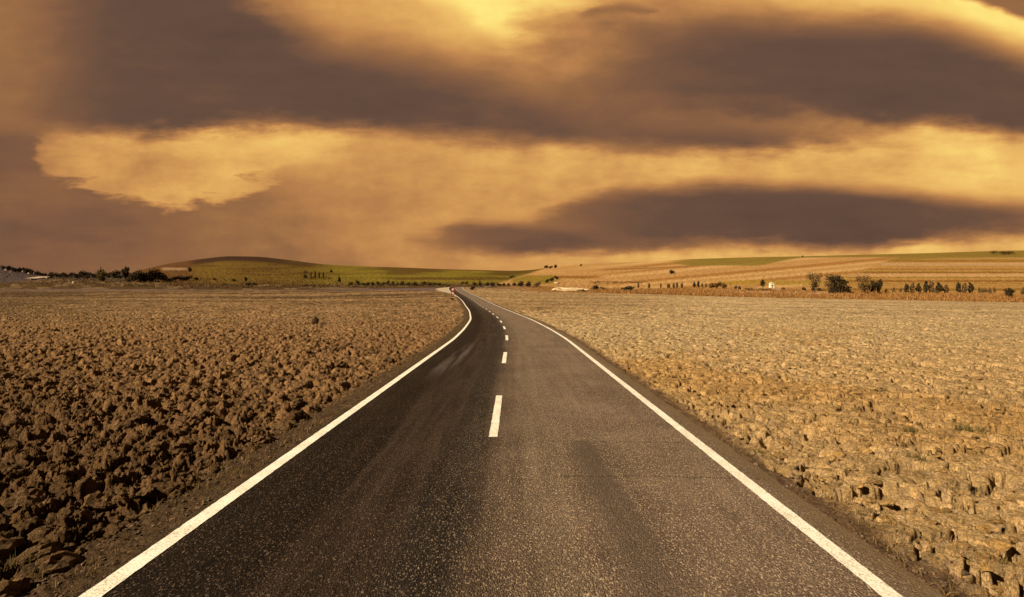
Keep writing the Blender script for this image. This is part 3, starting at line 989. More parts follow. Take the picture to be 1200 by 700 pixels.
# short dry stubble and grass shoots over the right field and verges
n = 16000
Y_ = 3.4 + 45 * rs.rand(n) ** 1.6
X_ = f_xc(Y_) + ASP_R + 0.35 + rs.rand(n) * (Y_ * 1.1)
keep = fbm(X_ * 0.8, Y_ * 0.8, 79, 3) > 0.5
X_, Y_ = X_[keep], Y_[keep]
o = blades('stubble', X_, Y_, ground_z(X_, Y_), rs.uniform(.02, .06, len(X_)), rs.uniform(.004, .010, len(X_)), m_dry, 1.6)
setp(o, 'short dry stubble scattered over the right field', 'grass', kind='stuff')


# dry grass wisps and gravel on the two verges
def verge(n, left, y1):
    Yv = 3.0 + (y1 - 3.0) * rs.rand(n) ** 1.8
    wv = rs.rand(n)
    Xv = f_xc(Yv) + (-(ASP_L + 0.05 + wv * 0.75) if left else (ASP_R + 0.02 + wv * 0.55))
    return Xv, Yv


xa, ya = verge(5200, True, 60)
xb, yb2 = verge(4200, False, 60)
X_, Y_ = np.concatenate([xa, xb]), np.concatenate([ya, yb2])
keep = fbm(X_ * 2.2, Y_ * 1.2, 83, 3) > 0.50
X_, Y_ = X_[keep], Y_[keep]
m_vrg = foliage_mat('verge_grass', (0.06, 0.042, 0.014), (0.24, 0.16, 0.06))
o = blades('verge_grass', X_, Y_, ground_z(X_, Y_), rs.uniform(.02, .09, len(X_)), rs.uniform(.004, .010, len(X_)), m_vrg, 1.5)
setp(o, 'short dry grass wisps along both road verges', 'grass', kind='stuff')
iv, fc = ico(1)
xa, ya = verge(2600, True, 26)
xb, yb2 = verge(2000, False, 26)
X_, Y_ = np.concatenate([xa, xb]), np.concatenate([ya, yb2])
n = len(X_)
rad = 0.004 + 0.022 * rs.rand(n) ** 4
sh_ = rs.uniform(.6, 1.3, (n, 1, 3)) * (1, 1, .7)
jit_ = 1 + 0.35 * (rs.rand(n, len(iv), 1) - .5)
Vp = iv[None] * sh_ * jit_ * rad[:, None, None] + np.stack([X_, Y_, ground_z(X_, Y_) + rad * .3], 1)[:, None, :]
Fp = fc[None] + (np.arange(n) * len(iv))[:, None, None]
Cp = np.repeat(alb(150, 112, 72)[None] * (0.5 + 0.9 * rs.rand(n, 1)), len(iv), 0)
o = mesh_np('verge_gravel', Vp.reshape(-1, 3), Fp.reshape(-1, 3), m_soil, False, None, Cp)
setp(o, 'fine gravel and crumbs along both road verges', 'gravel', kind='stuff')


def tuft(x, y, label, r=0.12, h=0.16, n=60, mat=None):
    Xc, Yc, _ = spot(x, y)
    ang, rad = rs.rand(n) * 6.28, r * np.sqrt(rs.rand(n))
    X_, Y_ = Xc + rad * np.cos(ang), Yc + rad * np.sin(ang)
    o = blades('weed', X_ - Xc, Y_ - Yc, np.full(n, 0.0), rs.uniform(.4, 1, n) * h, rs.uniform(.008, .02, n) * (h / .16), mat or m_grn, 1.1)
    o.location = (Xc, Yc, float(np.max(ground_z(np.array([Xc]), np.array([Yc])))) - 0.01)
    setp(o, label, 'weed')


tuft(1140, 504, 'largest green weed, dark leaved, standing alone in the right field', .15, .20, 60)
tuft(1126, 502, 'pale green weed just left of the largest dark weed', .14, .14, 60)
tuft(1067, 507, 'small green weed left of the two close weeds in the right field', .10, .13, 45)
tuft(945, 512, 'low green weed near the right verge, beside broken slabs', .10, .12, 45)
tuft(891, 528, 'tiny green weed at the edge of the right verge', .08, .10, 35)
tuft(1072, 540, 'yellowish green weed among cracked slabs below the other weeds', .12, .10, 45)
tuft(1163, 660, 'low green weed in a crack close to the lower right corner', .08, .09, 40)
tuft(26, 660, 'yellow green grass tuft among dark clods in the lower left corner', .12, .11, 30)
tuft(40, 672, 'small grass tuft beside the left verge near the lower left corner', .09, .09, 22)

# ------------------------------------------------------------------ trees and bushes
def tube(p0, p1, r0, r1, n=6):
    p0, p1 = np.array(p0, float), np.array(p1, float)
    d = p1 - p0
    d /= np.linalg.norm(d) + 1e-9
    a = np.cross(d, (0.3, 0.9, 0.1))
    a /= np.linalg.norm(a)
    c = np.cross(d, a)
    th = np.arange(n) * 2 * math.pi / n
    ring = np.cos(th)[:, None] * a + np.sin(th)[:, None] * c
    V = np.concatenate([p0 + ring * r0, p1 + ring * r1])
    k = np.arange(n)
    return V, np.stack([k, (k + 1) % n, (k + 1) % n + n, k + n], 1)


def join(parts):
    V, F, o = [], [], 0
    for v, f in parts:
        V.append(v)
        F.append(f + o)
        o += len(v)
    return np.concatenate(V), np.concatenate(F)


def leaf_cloud(rng, centres, radii, n, size, hs=1.0):
    """n leaf-sized quads spread through clumps of given centre and radius"""
    pick = rng.choice(len(centres), n, p=radii ** 2 / np.sum(radii ** 2))
    d = rng.normal(size=(n, 3))
    d /= np.linalg.norm(d, axis=1)[:, None]
    rr = rng.rand(n) ** 0.45
    p = centres[pick] + d * (radii[pick] * rr)[:, None] * (1, 1, hs)
    a = rng.normal(size=(n, 3))
    a /= np.linalg.norm(a, axis=1)[:, None]
    b_ = np.cross(a, rng.normal(size=(n, 3)))
    b_ /= np.linalg.norm(b_, axis=1)[:, None]
    sz = size * rng.uniform(.6, 1.4, n)[:, None]
    V = np.stack([p - a * sz - b_ * sz * .6, p + a * sz - b_ * sz * .6, p + a * sz + b_ * sz * .6, p - a * sz + b_ * sz * .6], 1).reshape(-1, 3)
    V[:, 2] = np.maximum(V[:, 2], 0.0)
    return V, np.arange(n * 4).reshape(-1, 4)


FOL = {
    'dark': foliage_mat('leaves_dark', (0.016, 0.013, 0.007), (0.062, 0.044, 0.018)),
    'green': foliage_mat('leaves_green', (0.030, 0.034, 0.010), (0.075, 0.072, 0.020)),
    'olive': foliage_mat('leaves_olive', (0.075, 0.062, 0.018), (0.17, 0.135, 0.035)),
    'brown': foliage_mat('leaves_brown', (0.060, 0.038, 0.016), (0.16, 0.10, 0.042)),
    'rust': foliage_mat('leaves_rust', (0.085, 0.040, 0.014), (0.19, 0.10, 0.035)),
}
m_bark, T, b = mat_new('bark')
pos = T.node('ShaderNodeNewGeometry').outputs['Position']
T.put(b.inputs['Base Color'], T.mixc(T.noise(pos, 4.0, 4.0), (0.035, 0.024, 0.015), (0.10, 0.07, 0.045)))

PROTO = {}


def tree_meshes(shape, hue, var):
    """unit tree (1 wide, 1 tall): mesh data of trunk with limbs, and of the crown"""
    key = (shape, hue, var)
    if key in PROTO:
        return PROTO[key]
    rng = np.random.RandomState(abs(hash(shape)) % 1 + {'round': 10, 'airy': 20, 'column': 30, 'cone': 40, 'bush': 50, 'hedge': 60}[shape] + var * 7)
    parts = []
    if shape in ('round', 'airy'):
        bot = 0.10 if shape == 'round' else 0.14
        parts.append(tube((0, 0, -.05), (0.01, 0, bot + .25), .045, .026))
        nlim = 7
        cs, rad = [], []
        for i in range(nlim):
            a = i * 2.4 + rng.rand()
            rr = rng.uniform(.2, .34)
            tip = (math.cos(a) * rr, math.sin(a) * rr, rng.uniform(bot + .15, .86))
            st_z = rng.uniform(bot, bot + .22)
            parts.append(tube((0, 0, st_z), tip, .02, .006, 5))
            cs.append(tip)
            rad.append(rng.uniform(.16, .23))
        parts.append(tube((0.01, 0, bot + .2), (0, 0, .86), .024, .006, 5))
        cs += [(0, 0, .84), (.05, -.05, .62), (-.1, .06, .45), (.12, 0, .28), (-.14, -.05, .26)]
        rad += [.16, .24, .24, .2, .2]
        n, size = (1100, .036) if shape == 'round' else (900, .026)
        V, F = leaf_cloud(rng, np.array(cs), np.array(rad), n, size)
    elif shape == 'column':
        parts.append(tube((0, 0, -.05), (0, 0, .9), .05, .012))
        for i in range(6):
            a = i * 2.2
            parts.append(tube((0, 0, .25 + i * .09), (math.cos(a) * .3, math.sin(a) * .3, .45 + i * .085), .025, .008, 5))
        zc = np.linspace(.2, .92, 7)
        cs = np.stack([rng.uniform(-.12, .12, 7), rng.uniform(-.12, .12, 7), zc], 1)
        rad = np.array([.28, .36, .38, .36, .32, .26, .16]) * rng.uniform(.85, 1.1, 7)
        V, F = leaf_cloud(rng, cs, rad, 520, .075, .42)
    elif shape == 'cone':
        parts.append(tube((0, 0, -.05), (0, 0, .95), .05, .01))
        zc = np.linspace(.15, .95, 8)
        cs = np.stack([rng.uniform(-.05, .05, 8), rng.uniform(-.05, .05, 8), zc], 1)
        rad = np.linspace(.46, .08, 8)
        V, F = leaf_cloud(rng, cs, rad, 420, .06, .35)
    elif shape == 'bush':
        cs, rad = [], []
        for i in range(7):
            a = i * 2.4
            rr = rng.uniform(.05, .3)
            cs.append((math.cos(a) * rr, math.sin(a) * rr, rng.uniform(.25, .66)))
            rad.append(rng.uniform(.18, .3))
        V, F = leaf_cloud(rng, np.array(cs), np.array(rad), 420, .05, 1.1)
    else:
        nseg = 9
        cs = np.stack([np.linspace(-.42, .42, nseg), rng.uniform(-.06, .06, nseg), rng.uniform(.3, .6, nseg)], 1)
        V, F = leaf_cloud(rng, cs, rng.uniform(.08, .14, nseg), 520, .022, 3.0)
    V[:, 2] = V[:, 2] / max(V[:, 2].max(), .01)
    crown_me = bpy.data.meshes.new('crown')
    crown_me.from_pydata(V.tolist(), [], F.tolist())
    crown_me.materials.append(FOL[hue])
    trunk_me = None
    if parts:
        tv, tf = join(parts)
        trunk_me = bpy.data.meshes.new('trunk')
        trunk_me.from_pydata(tv.tolist(), [], tf.tolist())
        trunk_me.materials.append(m_bark)
    PROTO[key] = (trunk_me, crown_me)
    return PROTO[key]


NAMES = {'round': 'tree', 'airy': 'tree', 'column': 'tree', 'cone': 'conifer', 'bush': 'bush', 'hedge': 'hedge'}
CATS = {'round': 'tree', 'airy': 'tree', 'column': 'tree', 'cone': 'tree', 'bush': 'bush', 'hedge': 'hedge'}
prng = random.Random(5)


def plant(x, ybase, ytop, wpx, shape, hue, label, group=None, depth=None):
    X, D, z = spot(x, ybase)
    z = float(ground_z(np.array([X]), np.array([D]))[0])
    sc = D / FOC
    h, w = (ybase - ytop) * sc * 1.08, wpx * sc * 1.22
    tr, cr = tree_meshes(shape, hue, prng.randrange(3))
    nm = NAMES[shape]
    if tr is None:
        o = bpy.data.objects.new(nm, cr)
        COL.objects.link(o)
    else:
        o = bpy.data.objects.new(nm, None)
        o.empty_display_size = 0.3
        COL.objects.link(o)
        for part, me in (('trunk', tr), ('crown', cr)):
            q = bpy.data.objects.new(part, me)
            COL.objects.link(q)
            q.parent = o
    o.location = (X, D, z - 0.05 * h)
    o.rotation_euler = (0, 0, 0 if shape == 'hedge' else prng.uniform(0, 6.28))
    dep = w if shape != 'hedge' else (depth or 4.0)
    o.scale = (w, dep if shape != 'hedge' else dep * 3.5, h * 1.05)
    return setp(o, label, CATS[shape], group)


# --- left: tree line beyond the field
G = 'dark trees in the low line beyond the left field'
for x, t, w in ((60, 319.2, 7), (68.5, 320.2, 8), (75.5, 320, 8), (82, 319.8, 8), (89, 319.5, 8), (96, 317.8, 9), (102, 318.4, 7), (108.5, 319.8, 8), (114.5, 319.8, 7)):
    plant(x, 326.4, t, w, 'bush', 'dark', 'dark bushy tree in the unbroken low line beyond the left field', G)
plant(118.5, 326, 313.8, 4.5, 'cone', 'dark', 'small dark pointed tree rising behind the yellowish olive tree')
plant(120, 331, 316.5, 10, 'round', 'olive', 'yellowish olive tree in front of the dark tree line')
plant(147.5, 327, 312.2, 9, 'round', 'dark', 'round dark tree with a ball crown standing above the low bushes')
G = 'low dark bushes under the round ball crowned tree'
for x, t, b_, w in ((128, 319.6, 326, 7), (134, 318.2, 326.5, 9), (140, 322, 327, 8), (146, 322.5, 327, 7)):
    plant(x, b_, t, w, 'bush', 'dark', 'low dark bush in the clump below the round ball crowned tree', G)
plant(137, 322, 316.8, 9, 'bush', 'brown', 'brownish bush behind the clump below the round ball crowned tree')
G = 'big dark bushes massed at the left foot of the green hill'
for x, t, b_, w in ((156, 320, 330.5, 11), (163, 316.5, 331, 12), (171, 316, 331, 14), (179, 315.6, 331, 13), (186, 317, 330.5, 12), (191.5, 320.5, 330.5, 10)):
    plant(x, b_, t, w, 'bush', 'dark', 'big dark bush in the tall mass at the left foot of the green hill', G)
plant(151, 330.5, 324, 8, 'bush', 'brown', 'brown bush at the left end of the tall dark bush mass')
G = 'low dark bushes trailing right of the tall bush mass'
for x, t, b_, w in ((199, 324.5, 330, 9), (206, 323.8, 329.5, 9), (213, 323.5, 329, 9), (220, 323, 329, 9)):
    plant(x, b_, t, w, 'bush', 'dark', 'low dark bush in the row just right of the tall bush mass', G)
plant(222.5, 318.5, 313, 4.5, 'bush', 'dark', 'small dark bush high on the hill above the low bush row')
G = 'specks of dark bush along the foot of the green hill'
for x, t, b_, w in ((230, 325.6, 329, 6), (251, 325.4, 328.6, 4.5), (264, 331.6, 334.6, 5), (274, 326.4, 330, 5)):
    plant(x, b_, t, w, 'bush', 'dark', 'tiny dark bush dotted along the bare foot of the green hill', G)
plant(288, 330.5, 325.4, 3.2, 'column', 'dark', 'slim dark tree alone at the foot of the green hill')
G = 'low scrub under the slim lone tree'
for x, w in ((291, 8), (298, 8)):
    plant(x, 334.5, 331.5, w, 'bush', 'green', 'low green scrub bush near the slim lone tree', G)
# clump on the hill with a row of thin poplars
plant(376, 327.4, 322.8, 22, 'hedge', 'dark', 'dark hedge on the green hill with thin poplars rising from it')
plant(358, 327, 322, 6, 'bush', 'dark', 'dark bush at the left end of the hedge on the green hill')
G = 'thin poplars in the hedge on the green hill'
for x, t in ((364.5, 317.5), (369.5, 316.8), (374, 317.4), (379, 317)):
    plant(x, 326.8, t + 1.5, 1.7, 'column', 'green', 'thin dark poplar rising out of the hedge on the green hill', G)
plant(357.5, 321, 317, 5, 'bush', 'brown', 'brown bush above the left end of the hedge on the green hill')
plant(388, 320, 316.8, 4, 'bush', 'dark', 'small dark bush alone on the green slope right of the thin poplars')
plant(397.5, 331, 323, 3.6, 'cone', 'dark', 'dark pointed tree below and right of the hillside hedge')
plant(362, 336, 333.2, 12, 'hedge', 'dark', 'short dark hedge at the field edge below the hillside hedge')
plant(399, 336.4, 333.8, 36, 'hedge', 'brown', 'long low brown hedge at the field edge left of the road')
# row of small shrubs left of the road
plant(468, 335.2, 331.8, 100, 'hedge', 'dark', 'long low dark hedge behind the shrub row left of the road')
plant(592, 336, 333.4, 66, 'hedge', 'dark', 'low dark hedge running behind the tree row right of the road bend')
plant(88, 327, 322, 58, 'hedge', 'dark', 'dark hedge base joining the low tree line beyond the left field')
G = 'small dark shrubs in the row at the field edge left of the road'
for x, t, w in ((411, 330.3, 6), (419, 328.9, 5), (426, 331, 5), (431.5, 330.6, 5), (437, 329.6, 4.5), (443, 329.6, 4.5), (449, 331, 5), (454.5, 328.6, 4.2), (460.5, 330, 5),
                (466, 331, 5), (471.5, 330.3, 5), (478, 331, 6), (486.5, 329.6, 5), (497, 330.8, 7), (503.5, 332, 6), (509, 331, 4.5), (514.5, 331.5, 5), (519.5, 332, 5)):
    plant(x, 334.8, t, w, 'bush', prng.choice(['dark', 'dark', 'green']), 'small dark shrub in the long row at the field edge left of the road', G)
plant(541.5, 333.9, 330.8, 5, 'bush', 'dark', 'dark shrub seen over the crest where the road disappears')
plant(546.5, 333.9, 331, 5, 'bush', 'dark', 'second dark shrub right beside the one over the road crest')
plant(554, 339.8, 335.2, 6.5, 'bush', 'dark', 'dark bush hugging the right edge line at the far bend')
G = 'small dark trees in the row right of the road bend'
for x, t, w, sh in ((556, 330.6, 5, 'bush'), (562.5, 329.4, 2.8, 'column'), (571, 331.2, 6, 'bush'), (577.5, 330.8, 7, 'bush'), (584.5, 332, 6, 'bush'), (590.5, 331.5, 5, 'bush'),
                    (596, 332, 5, 'bush'), (602.5, 331.2, 5, 'bush')):
    plant(x, 335.6, t, w, sh, 'dark', 'small dark tree in the row starting right of the road bend', G)
G = 'pair of thick dark bushes by the pale heap'
for x, t, w in ((610, 330, 9), (619, 330.2, 8)):
    plant(x, 336.6, t, w, 'bush', 'dark', 'thick dark bush of the close pair right of the road bend', G)
plant(630, 337, 330.6, 7, 'bush', 'brown', 'brownish bush between the thick dark pair and the pale heap')
plant(600, 325.5, 322.6, 6, 'bush', 'green', 'small dull bush alone on the yellowish green slope')
G = 'dark bushes on the short bank above the pale heap'
for x, b_, w in ((641, 331.5, 6), (646.5, 330, 7), (652, 328.2, 5)):
    plant(x, b_, b_ - 4.2, w, 'bush', 'dark', 'dark bush climbing the short bank above the pale heap', G)
G = 'dark trees on the skyline where the tan slope starts'
for x, t, w in ((640, 311.4, 6), (645.5, 311.8, 6), (651, 310.6, 4.5)):
    plant(x, 314.8, t, w, 'bush', 'dark', 'dark tree in the trio on the skyline above the road bend', G)
plant(681, 312.4, 309.6, 2.6, 'bush', 'green', 'tiny lone bush on the skyline right of the skyline trio')
plant(697.5, 340, 334, 10, 'bush', 'dark', 'dark green bush just right of the pale heap')
plant(706, 339.5, 336, 6, 'bush', 'brown', 'brown bush beside the dark green bush near the pale heap')
plant(735, 340.8, 335.6, 20, 'bush', 'green', 'broad low green bush at the foot of the tan slope')
plant(724, 332, 329.2, 54, 'hedge', 'rust', 'rusty red hedge line crossing the foot of the tan slope')
G = 'saplings in the spaced row below the tan slope'
for x, t, w in ((748, 331.5, 2.4), (760.5, 331.6, 3), (774.5, 333, 2.4), (782.5, 333.2, 2.4), (784.5, 332.6, 2.4), (789.5, 332, 2.8), (793.5, 331.6, 3), (799, 331.8, 3)):
    plant(x, 338, t, w, 'column', 'brown', 'thin brown sapling in the spaced row below the tan slope', G)
G = 'pair of dark saplings right of the brown sapling row'
for x, t in ((813.5, 330.8), (818.3, 330.4)):
    plant(x, 337.2, t, 3.2, 'column', 'dark', 'dark sapling of the close pair right of the brown saplings', G)
G = 'faint saplings left of the rusty thicket'
for x, t in ((823, 332.6), (827.3, 332)):
    plant(x, 337.2, t, 2.4, 'column', 'brown', 'short faint sapling between the dark pair and the rusty thicket', G)
G = 'rusty bushes forming the thicket'
for x, t, w in ((834, 331.4, 9), (841, 330.2, 10), (847.5, 331.6, 9)):
    plant(x, 338, t, w, 'bush', 'rust', 'rusty brown bush in the dense thicket below the tan slope', G)
plant(787.5, 321.4, 317.2, 7.5, 'bush', 'dark', 'dark bush alone in the middle of the tan slope')
G = 'small dark bushes between thicket and white hut'
for x, w in ((862, 5), (866.5, 4)):
    plant(x, 339.4, 335, w, 'bush', 'brown', 'small dark brown bush between the thicket and the grey hedge', G)
plant(893.8, 337, 327.8, 5.4, 'round', 'dark', 'small black looking tree just left of the white hut')
plant(891, 340.6, 336.4, 22, 'hedge', 'green', 'grey green hedge in front of the small black tree and white hut')
plant(876, 340.6, 337.4, 8, 'bush', 'brown', 'dark brown bush at the left end of the grey green hedge')
plant(917.5, 340.6, 336.8, 4.5, 'bush', 'brown', 'small brown bush right of the white hut')
plant(942, 341.6, 336.8, 5, 'bush', 'dark', 'small dark round bush left of the bare tree')
plant(954, 341, 319.5, 15, 'airy', 'brown', 'thin see-through brown tree left of the big dark tree')
G = 'small dark bushes at the foot of the see-through tree'
for x, w in ((953, 5), (960, 5)):
    plant(x, 341.8, 337.6, w, 'bush', 'dark', 'small dark bush at the foot of the see-through tree', G)
plant(974.5, 343, 321.5, 15, 'airy', 'brown', 'taller airy brown tree merged with the big dark one')
plant(983, 343.6, 324, 20, 'round', 'dark', 'big dark spreading tree, widest crown at the right field edge')
plant(990.5, 344, 334.5, 9, 'bush', 'dark', 'dark bush under the right side of the big spreading tree')
plant(975, 344, 336.5, 9, 'bush', 'dark', 'dark bush under the left side of the big spreading tree')
plant(1012, 344, 322, 15, 'airy', 'brown', 'airy brown tree right of the big dark spreading tree')
G = 'pair of dark trees beside the airy brown tree'
for x, t in ((1023, 328.2), (1029.5, 328)):
    plant(x, 343.4, t, 8, 'round', 'dark', 'dark round tree of the close pair right of the airy brown tree', G)
G = 'stunted shrubs between the tree pair and the tree row'
for x, t in ((1039, 338.4), (1047.3, 336.6), (1055.5, 337.4)):
    plant(x, 343.4, t, 3.4, 'bush', 'brown', 'stunted brown shrub between the dark pair and the tree row', G)
G = 'small trees in the evenly spaced row at the right'
for x, t, w, hu in ((1062.3, 332.6, 5.2, 'dark'), (1069.5, 331, 4.8, 'brown'), (1076.3, 332.6, 5, 'dark'), (1085, 329.8, 4.6, 'dark'), (1091.7, 330, 6, 'brown'),
                    (1100.3, 331.6, 6.4, 'dark'), (1108.5, 333.4, 5.4, 'brown'), (1123, 331.2, 5.4, 'dark'), (1130.3, 332, 5.6, 'brown'), (1137.5, 331.2, 5.4, 'dark')):
    lab = {'dark': 'small dark tree in the evenly spaced row below the striped fields', 'brown': 'small brownish tree in the evenly spaced row below the striped fields'}[hu]
    plant(x, 343.8, t, w, 'column', hu, lab, G)
plant(1096, 344.2, 339.6, 6, 'bush', 'brown', 'low brown bush between trees of the evenly spaced row')
plant(1153.5, 343.8, 337.4, 7, 'bush', 'brown', 'ragged brown bush right of the evenly spaced row')
G = 'tiny bushes trailing off right of the row'
for x, t, w in ((1147.5, 337, 3), (1160, 336.8, 3.4), (1165.5, 337, 3.4)):
    plant(x, 343.8, t, w, 'bush', 'brown', 'tiny brown bush trailing off right of the tree row', G)
plant(1183.5, 348.6, 338, 9.5, 'round', 'dark', 'dark round bushy tree standing in the dry grass far right')
plant(1199.5, 345.5, 335.6, 6, 'bush', 'brown', 'brown bush at the far right edge of the photo')
plant(1175, 298.6, 294.2, 23, 'hedge', 'dark', 'dark wood on the right skyline', depth=14)
plant(940.5, 302, 299.8, 2.2, 'bush', 'dark', 'tiny dark bush on the skyline above the striped fields')

# ------------------------------------------------------------------ far buildings
def plain(name, rgb, rough=.85, var=0.2, sc=2.0):
    m, T, b = mat_new(name)
    pos = T.node('ShaderNodeNewGeometry').outputs['Position']
    f = T.rng(T.noise(pos, sc, 5.0, .6), .3, .7, 1 - var, 1 + var)
    T.put(b.inputs['Base Color'], T.mixc(1.0, rgb, T.comb(f, f, f), 'MULTIPLY'))
    b.inputs['Roughness'].default_value = rough
    return m


m_wall = plain('whitewash', (0.72, 0.66, 0.55))
m_dull = plain('dull_render', (0.34, 0.28, 0.22))
m_roofp = plain('pale_sheet', (0.34, 0.26, 0.20))
m_roofd = plain('dark_tile', (0.10, 0.055, 0.04))
m_hole = plain('dark_door', (0.03, 0.022, 0.016))


def box(x0, x1, y0, y1, z0, z1):
    V = np.array([[x, y, z] for z in (z0, z1) for y in (y0, y1) for x in (x0, x1)], float)
    F = np.array([[0, 2, 3, 1], [4, 5, 7, 6], [0, 1, 5, 4], [2, 6, 7, 3], [0, 4, 6, 2], [1, 3, 7, 5]])
    return V, F


def gable(w, d, z0, rise, over=.25, th=.12):
    prof_ = [(-w / 2 - over, z0 - over * rise / (w / 2)), (0, z0 + rise), (w / 2 + over, z0 - over * rise / (w / 2))]
    up = [(a, b + th) for a, b in prof_]
    ring = prof_ + up[::-1]
    V = np.array([(a, yy, b) for yy in (-d / 2 - over, d / 2 + over) for a, b in ring], float)
    F = [[i, (i + 1) % 6, (i + 1) % 6 + 6, i + 6] for i in range(6)]
    F += [[0, 5, 4, 1], [1, 4, 3, 2], [6, 7, 10, 11], [7, 8, 9, 10]]
    return V, np.array(F)


def house(name, x, yb, wpx, hpx, label, cat, group=None, wall=None, roof=None, d=None, rise=.35, rot=0.0, door=True):
    X, D, z = spot(x, yb)
    z = float(ground_z(np.array([X]), np.array([D]))[0])
    w, h = wpx * D / FOC, hpx * D / FOC
    d = d or w * .9
    rt_ = bpy.data.objects.new(name, None)
    COL.objects.link(rt_)
    rt_.location = (X, D, z)
    rt_.rotation_euler = (0, 0, rot)
    wh = h * (1 - rise)
    mesh_np('wall', *box(-w / 2, w / 2, -d / 2, d / 2, -.6, wh), wall or m_wall, False, rt_)
    mesh_np('roof', *gable(w, d, wh + .02, h - wh, .06 * w), roof or m_roofd, False, rt_)
    if door:
        mesh_np('door', *box(-w * .12, w * .12, -d / 2 - .03, -d / 2 + .02, 0, wh * .72), m_hole, False, rt_)
        for sx in (-.33, .33):
            mesh_np('window', *box(w * (sx - .07), w * (sx + .07), -d / 2 - .03, -d / 2 + .02, wh * .45, wh * .75), m_hole, False, rt_)
    return setp(rt_, label, cat, group)


# low shed with a long pale roof, open in front
X, D, z = spot(44, 327.6)
z = float(ground_z(np.array([X]), np.array([D]))[0])
k = D / FOC
sh = bpy.data.objects.new('shed', None)
COL.objects.link(sh)
sh.location = (X, D, z)
mesh_np('wall', *box(-7 * k, 5 * k, -1.2, 4.5, -.5, 1.6 * k), m_dull, False, sh)
mesh_np('opening', *box(-2 * k, 4 * k, -1.25, -1.15, 0, 1.35 * k), m_hole, False, sh)
V, F = box(-8 * k, 6.5 * k, -3.5, 5.5, 1.6 * k + .02, 1.6 * k + .2)
V[V[:, 1] > 0, 2] += 2.6 * k
mesh_np('roof', V, F, m_roofp, False, sh)
setp(sh, 'low shed with a long pale sloping roof below the hillside houses', 'shed')
house('hut', 55, 326.4, 2.2, 2.8, 'tiny whitish hut just right of the pale roofed shed', 'hut', door=False)
G = 'small pale houses among dark trees on the far left rise'
for x, yb, w, h in ((7, 317.4, 2.6, 3), (12.5, 320, 2.2, 3.4), (27, 319.4, 3, 3), (34, 321.4, 2.6, 2.6), (40, 321, 2.2, 2.6), (20.5, 318.4, 2.0, 2.4)):
    house('house', x, yb, w, h, 'tiny pale house among dark trees on the far left rise', 'house', G, m_dull, door=False, rot=prng.uniform(-.5, .5))
G = 'dark trees between the houses on the far left rise'
for x, yb, t, w in ((4, 316.5, 311.4, 4), (10, 317.6, 312.4, 5), (15.5, 318.4, 313, 4), (18, 319.8, 315, 5), (23, 319, 313, 5), (27.5, 317.6, 313, 5), (31, 321.5, 314.6, 4), (34.5, 318.8, 314.8, 4.5),
                    (37.5, 322, 316.8, 4), (43.5, 322.6, 317, 4), (46.5, 323.4, 318.6, 4), (50, 323.6, 319.6, 4), (53.5, 324, 320.4, 3.4)):
    plant(x, yb, t, w, 'round' if w > 4 else 'bush', 'dark', 'dark tree among the tiny houses on the far left rise', G)

house('hut', 904.2, 337.6, 4.4, 5.6, 'small white upright hut at the foot of the striped right slope', 'hut', roof=m_wall, rise=.18, d=1.6)
X, D, z = spot(909.5, 340.2)
z = float(ground_z(np.array([X]), np.array([D]))[0])
lw = mesh_np('low_wall', *box(-2.0, 2.2, -.2, .2, -.3, .95), m_roofp, False)
lw.location = (X, D, z)
setp(lw, 'low pale wall in front of the white hut', 'wall')
X, D, z = spot(86, 332.4)
st_ = mesh_np('marker_stone', *box(-.4, .4, -.3, .3, -.2, 1.1), m_wall, False)
st_.location = (X, D, z)
setp(st_, 'tiny pale marker stone in the scrub below the dark tree line', 'stone')


def lump(name, x, y, size, mat, label, cat, seed, sub=3, rough=.8):
    X, D, z = spot(x, y)
    z = float(ground_z(np.array([X]), np.array([D]))[0])
    iv, fc = ico(sub)
    q = iv * (0.55 + rough * fbm(iv[:, 0] * 1.6 + seed + iv[:, 2] * 1.1, iv[:, 1] * 1.6 - iv[:, 2], seed, 4, .55))[:, None]
    q = q * np.array(size)
    o = mesh_np(name, q, fc, mat, False)
    o.location = (X, D, z + size[2] * .35)
    return setp(o, label, cat)


m_heap = plain('pale_rubble', (0.46, 0.37, 0.24), .95, .6, 1.1)
lump('rubble_heap', 668, 341.2, (8.5, 3.0, 1.15), m_heap, 'long pale cream rubble heap at the far field edge right of the road', 'heap', 4, 4, 1.1)
lump('rubble_heap', 652, 332.6, (2.0, 1.2, 1.0), m_heap, 'small pale rubble heap below the bushes on the bank', 'heap', 8, 3)
m_drk = plain('dark_earth', (0.045, 0.026, 0.016), .95, .4, 6)
lump('boulder', 369.3, 379.6, (.26, .22, .36), m_drk, 'upright dark clod standing out alone in the left field', 'clod', 3)
lump('boulder', 378.3, 380.2, (.30, .22, .16), m_drk, 'flat dark clod just right of the upright dark clod', 'clod', 6)

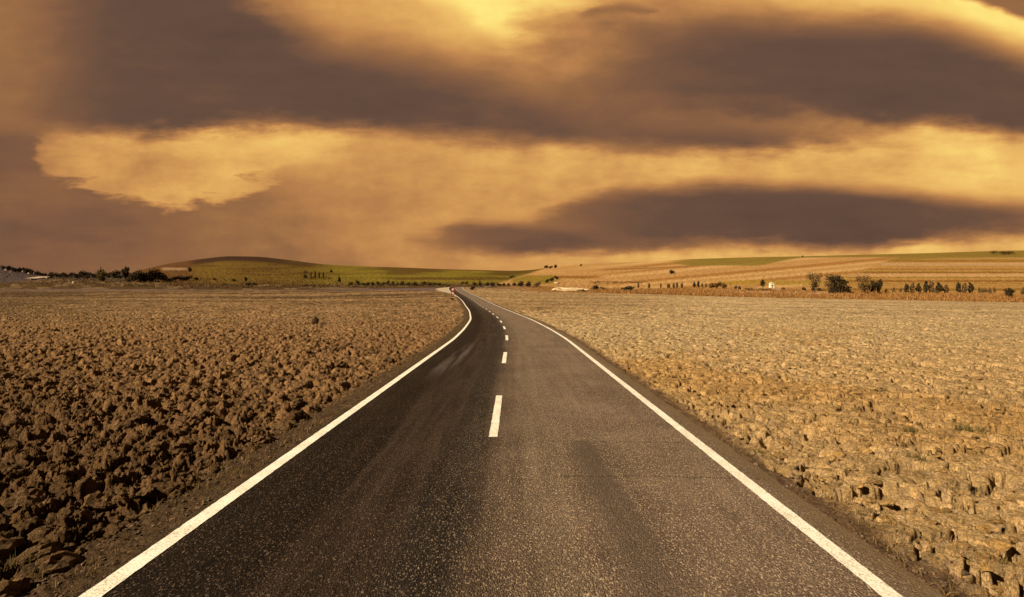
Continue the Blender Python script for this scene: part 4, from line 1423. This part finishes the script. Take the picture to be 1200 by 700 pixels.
# ------------------------------------------------------------------ road sign at the bend
m_post = plain('sign_post', (0.09, 0.075, 0.06), .6, .2)
m_red = plain('sign_red', (0.20, 0.016, 0.014), .5, .1)
m_wht = plain('sign_white', (0.42, 0.36, 0.33), .5, .06)
m_blk = plain('sign_black', (0.02, 0.018, 0.016), .6, .1)
SX, SD = (530.6 - 600) / FOC * 136.0, 136.0
sz = float(ground_z(np.array([SX]), np.array([SD]))[0])
sg = bpy.data.objects.new('road_sign', None)
COL.objects.link(sg)
sg.location = (SX, SD, sz)
sg.rotation_euler = (0, 0, -0.12)
zc = EYE + (HOR - 341.6) * SD / FOC - sz


def disc(r, y0, y1, zc_, n=40):
    th = np.arange(n) * 2 * math.pi / n
    V = np.concatenate([np.stack([np.cos(th) * r, np.full(n, yy), np.sin(th) * r + zc_], 1) for yy in (y0, y1)] + [np.array([[0, y0, zc_], [0, y1, zc_]])])
    k = np.arange(n)
    k2 = (k + 1) % n
    F = np.concatenate([np.stack([k, k2, k2 + n, k + n], 1), np.stack([np.full(n, 2 * n), k2, k, k], 1), np.stack([np.full(n, 2 * n + 1), k + n, k2 + n, k2 + n], 1)])
    return V, F


def disc_obj(name, r, y0, y1, zc_, mat, parent):
    V, F = disc(r, y0, y1, zc_)
    me = bpy.data.meshes.new(name)
    me.from_pydata(V.tolist(), [], [list(dict.fromkeys(f)) for f in F.tolist()])
    me.materials.append(mat)
    o = bpy.data.objects.new(name, me)
    COL.objects.link(o)
    o.parent = parent
    return o


mesh_np('post', *tube((0, .06, -.3), (0, .06, zc + 1.0), .05, .05, 10), m_post, True, sg)
for dz in (.52, -.52):
    pl = disc_obj('sign_plate', .51, -.012, .012, zc + dz, m_red, sg)
    disc_obj('sign_face', .29, -.018, -.0125, zc + dz, m_wht, pl)
setp(sg, 'two stacked round traffic signs with red borders and white centres beside the far bend', 'road sign')
bs = plant(530, 351.4, 348.6, 4.0, 'bush', 'dark', 'little dark tuft of scrub at the foot of the road sign')
print('verts', len(ground.data.vertices), 'objects', len(COL.objects))
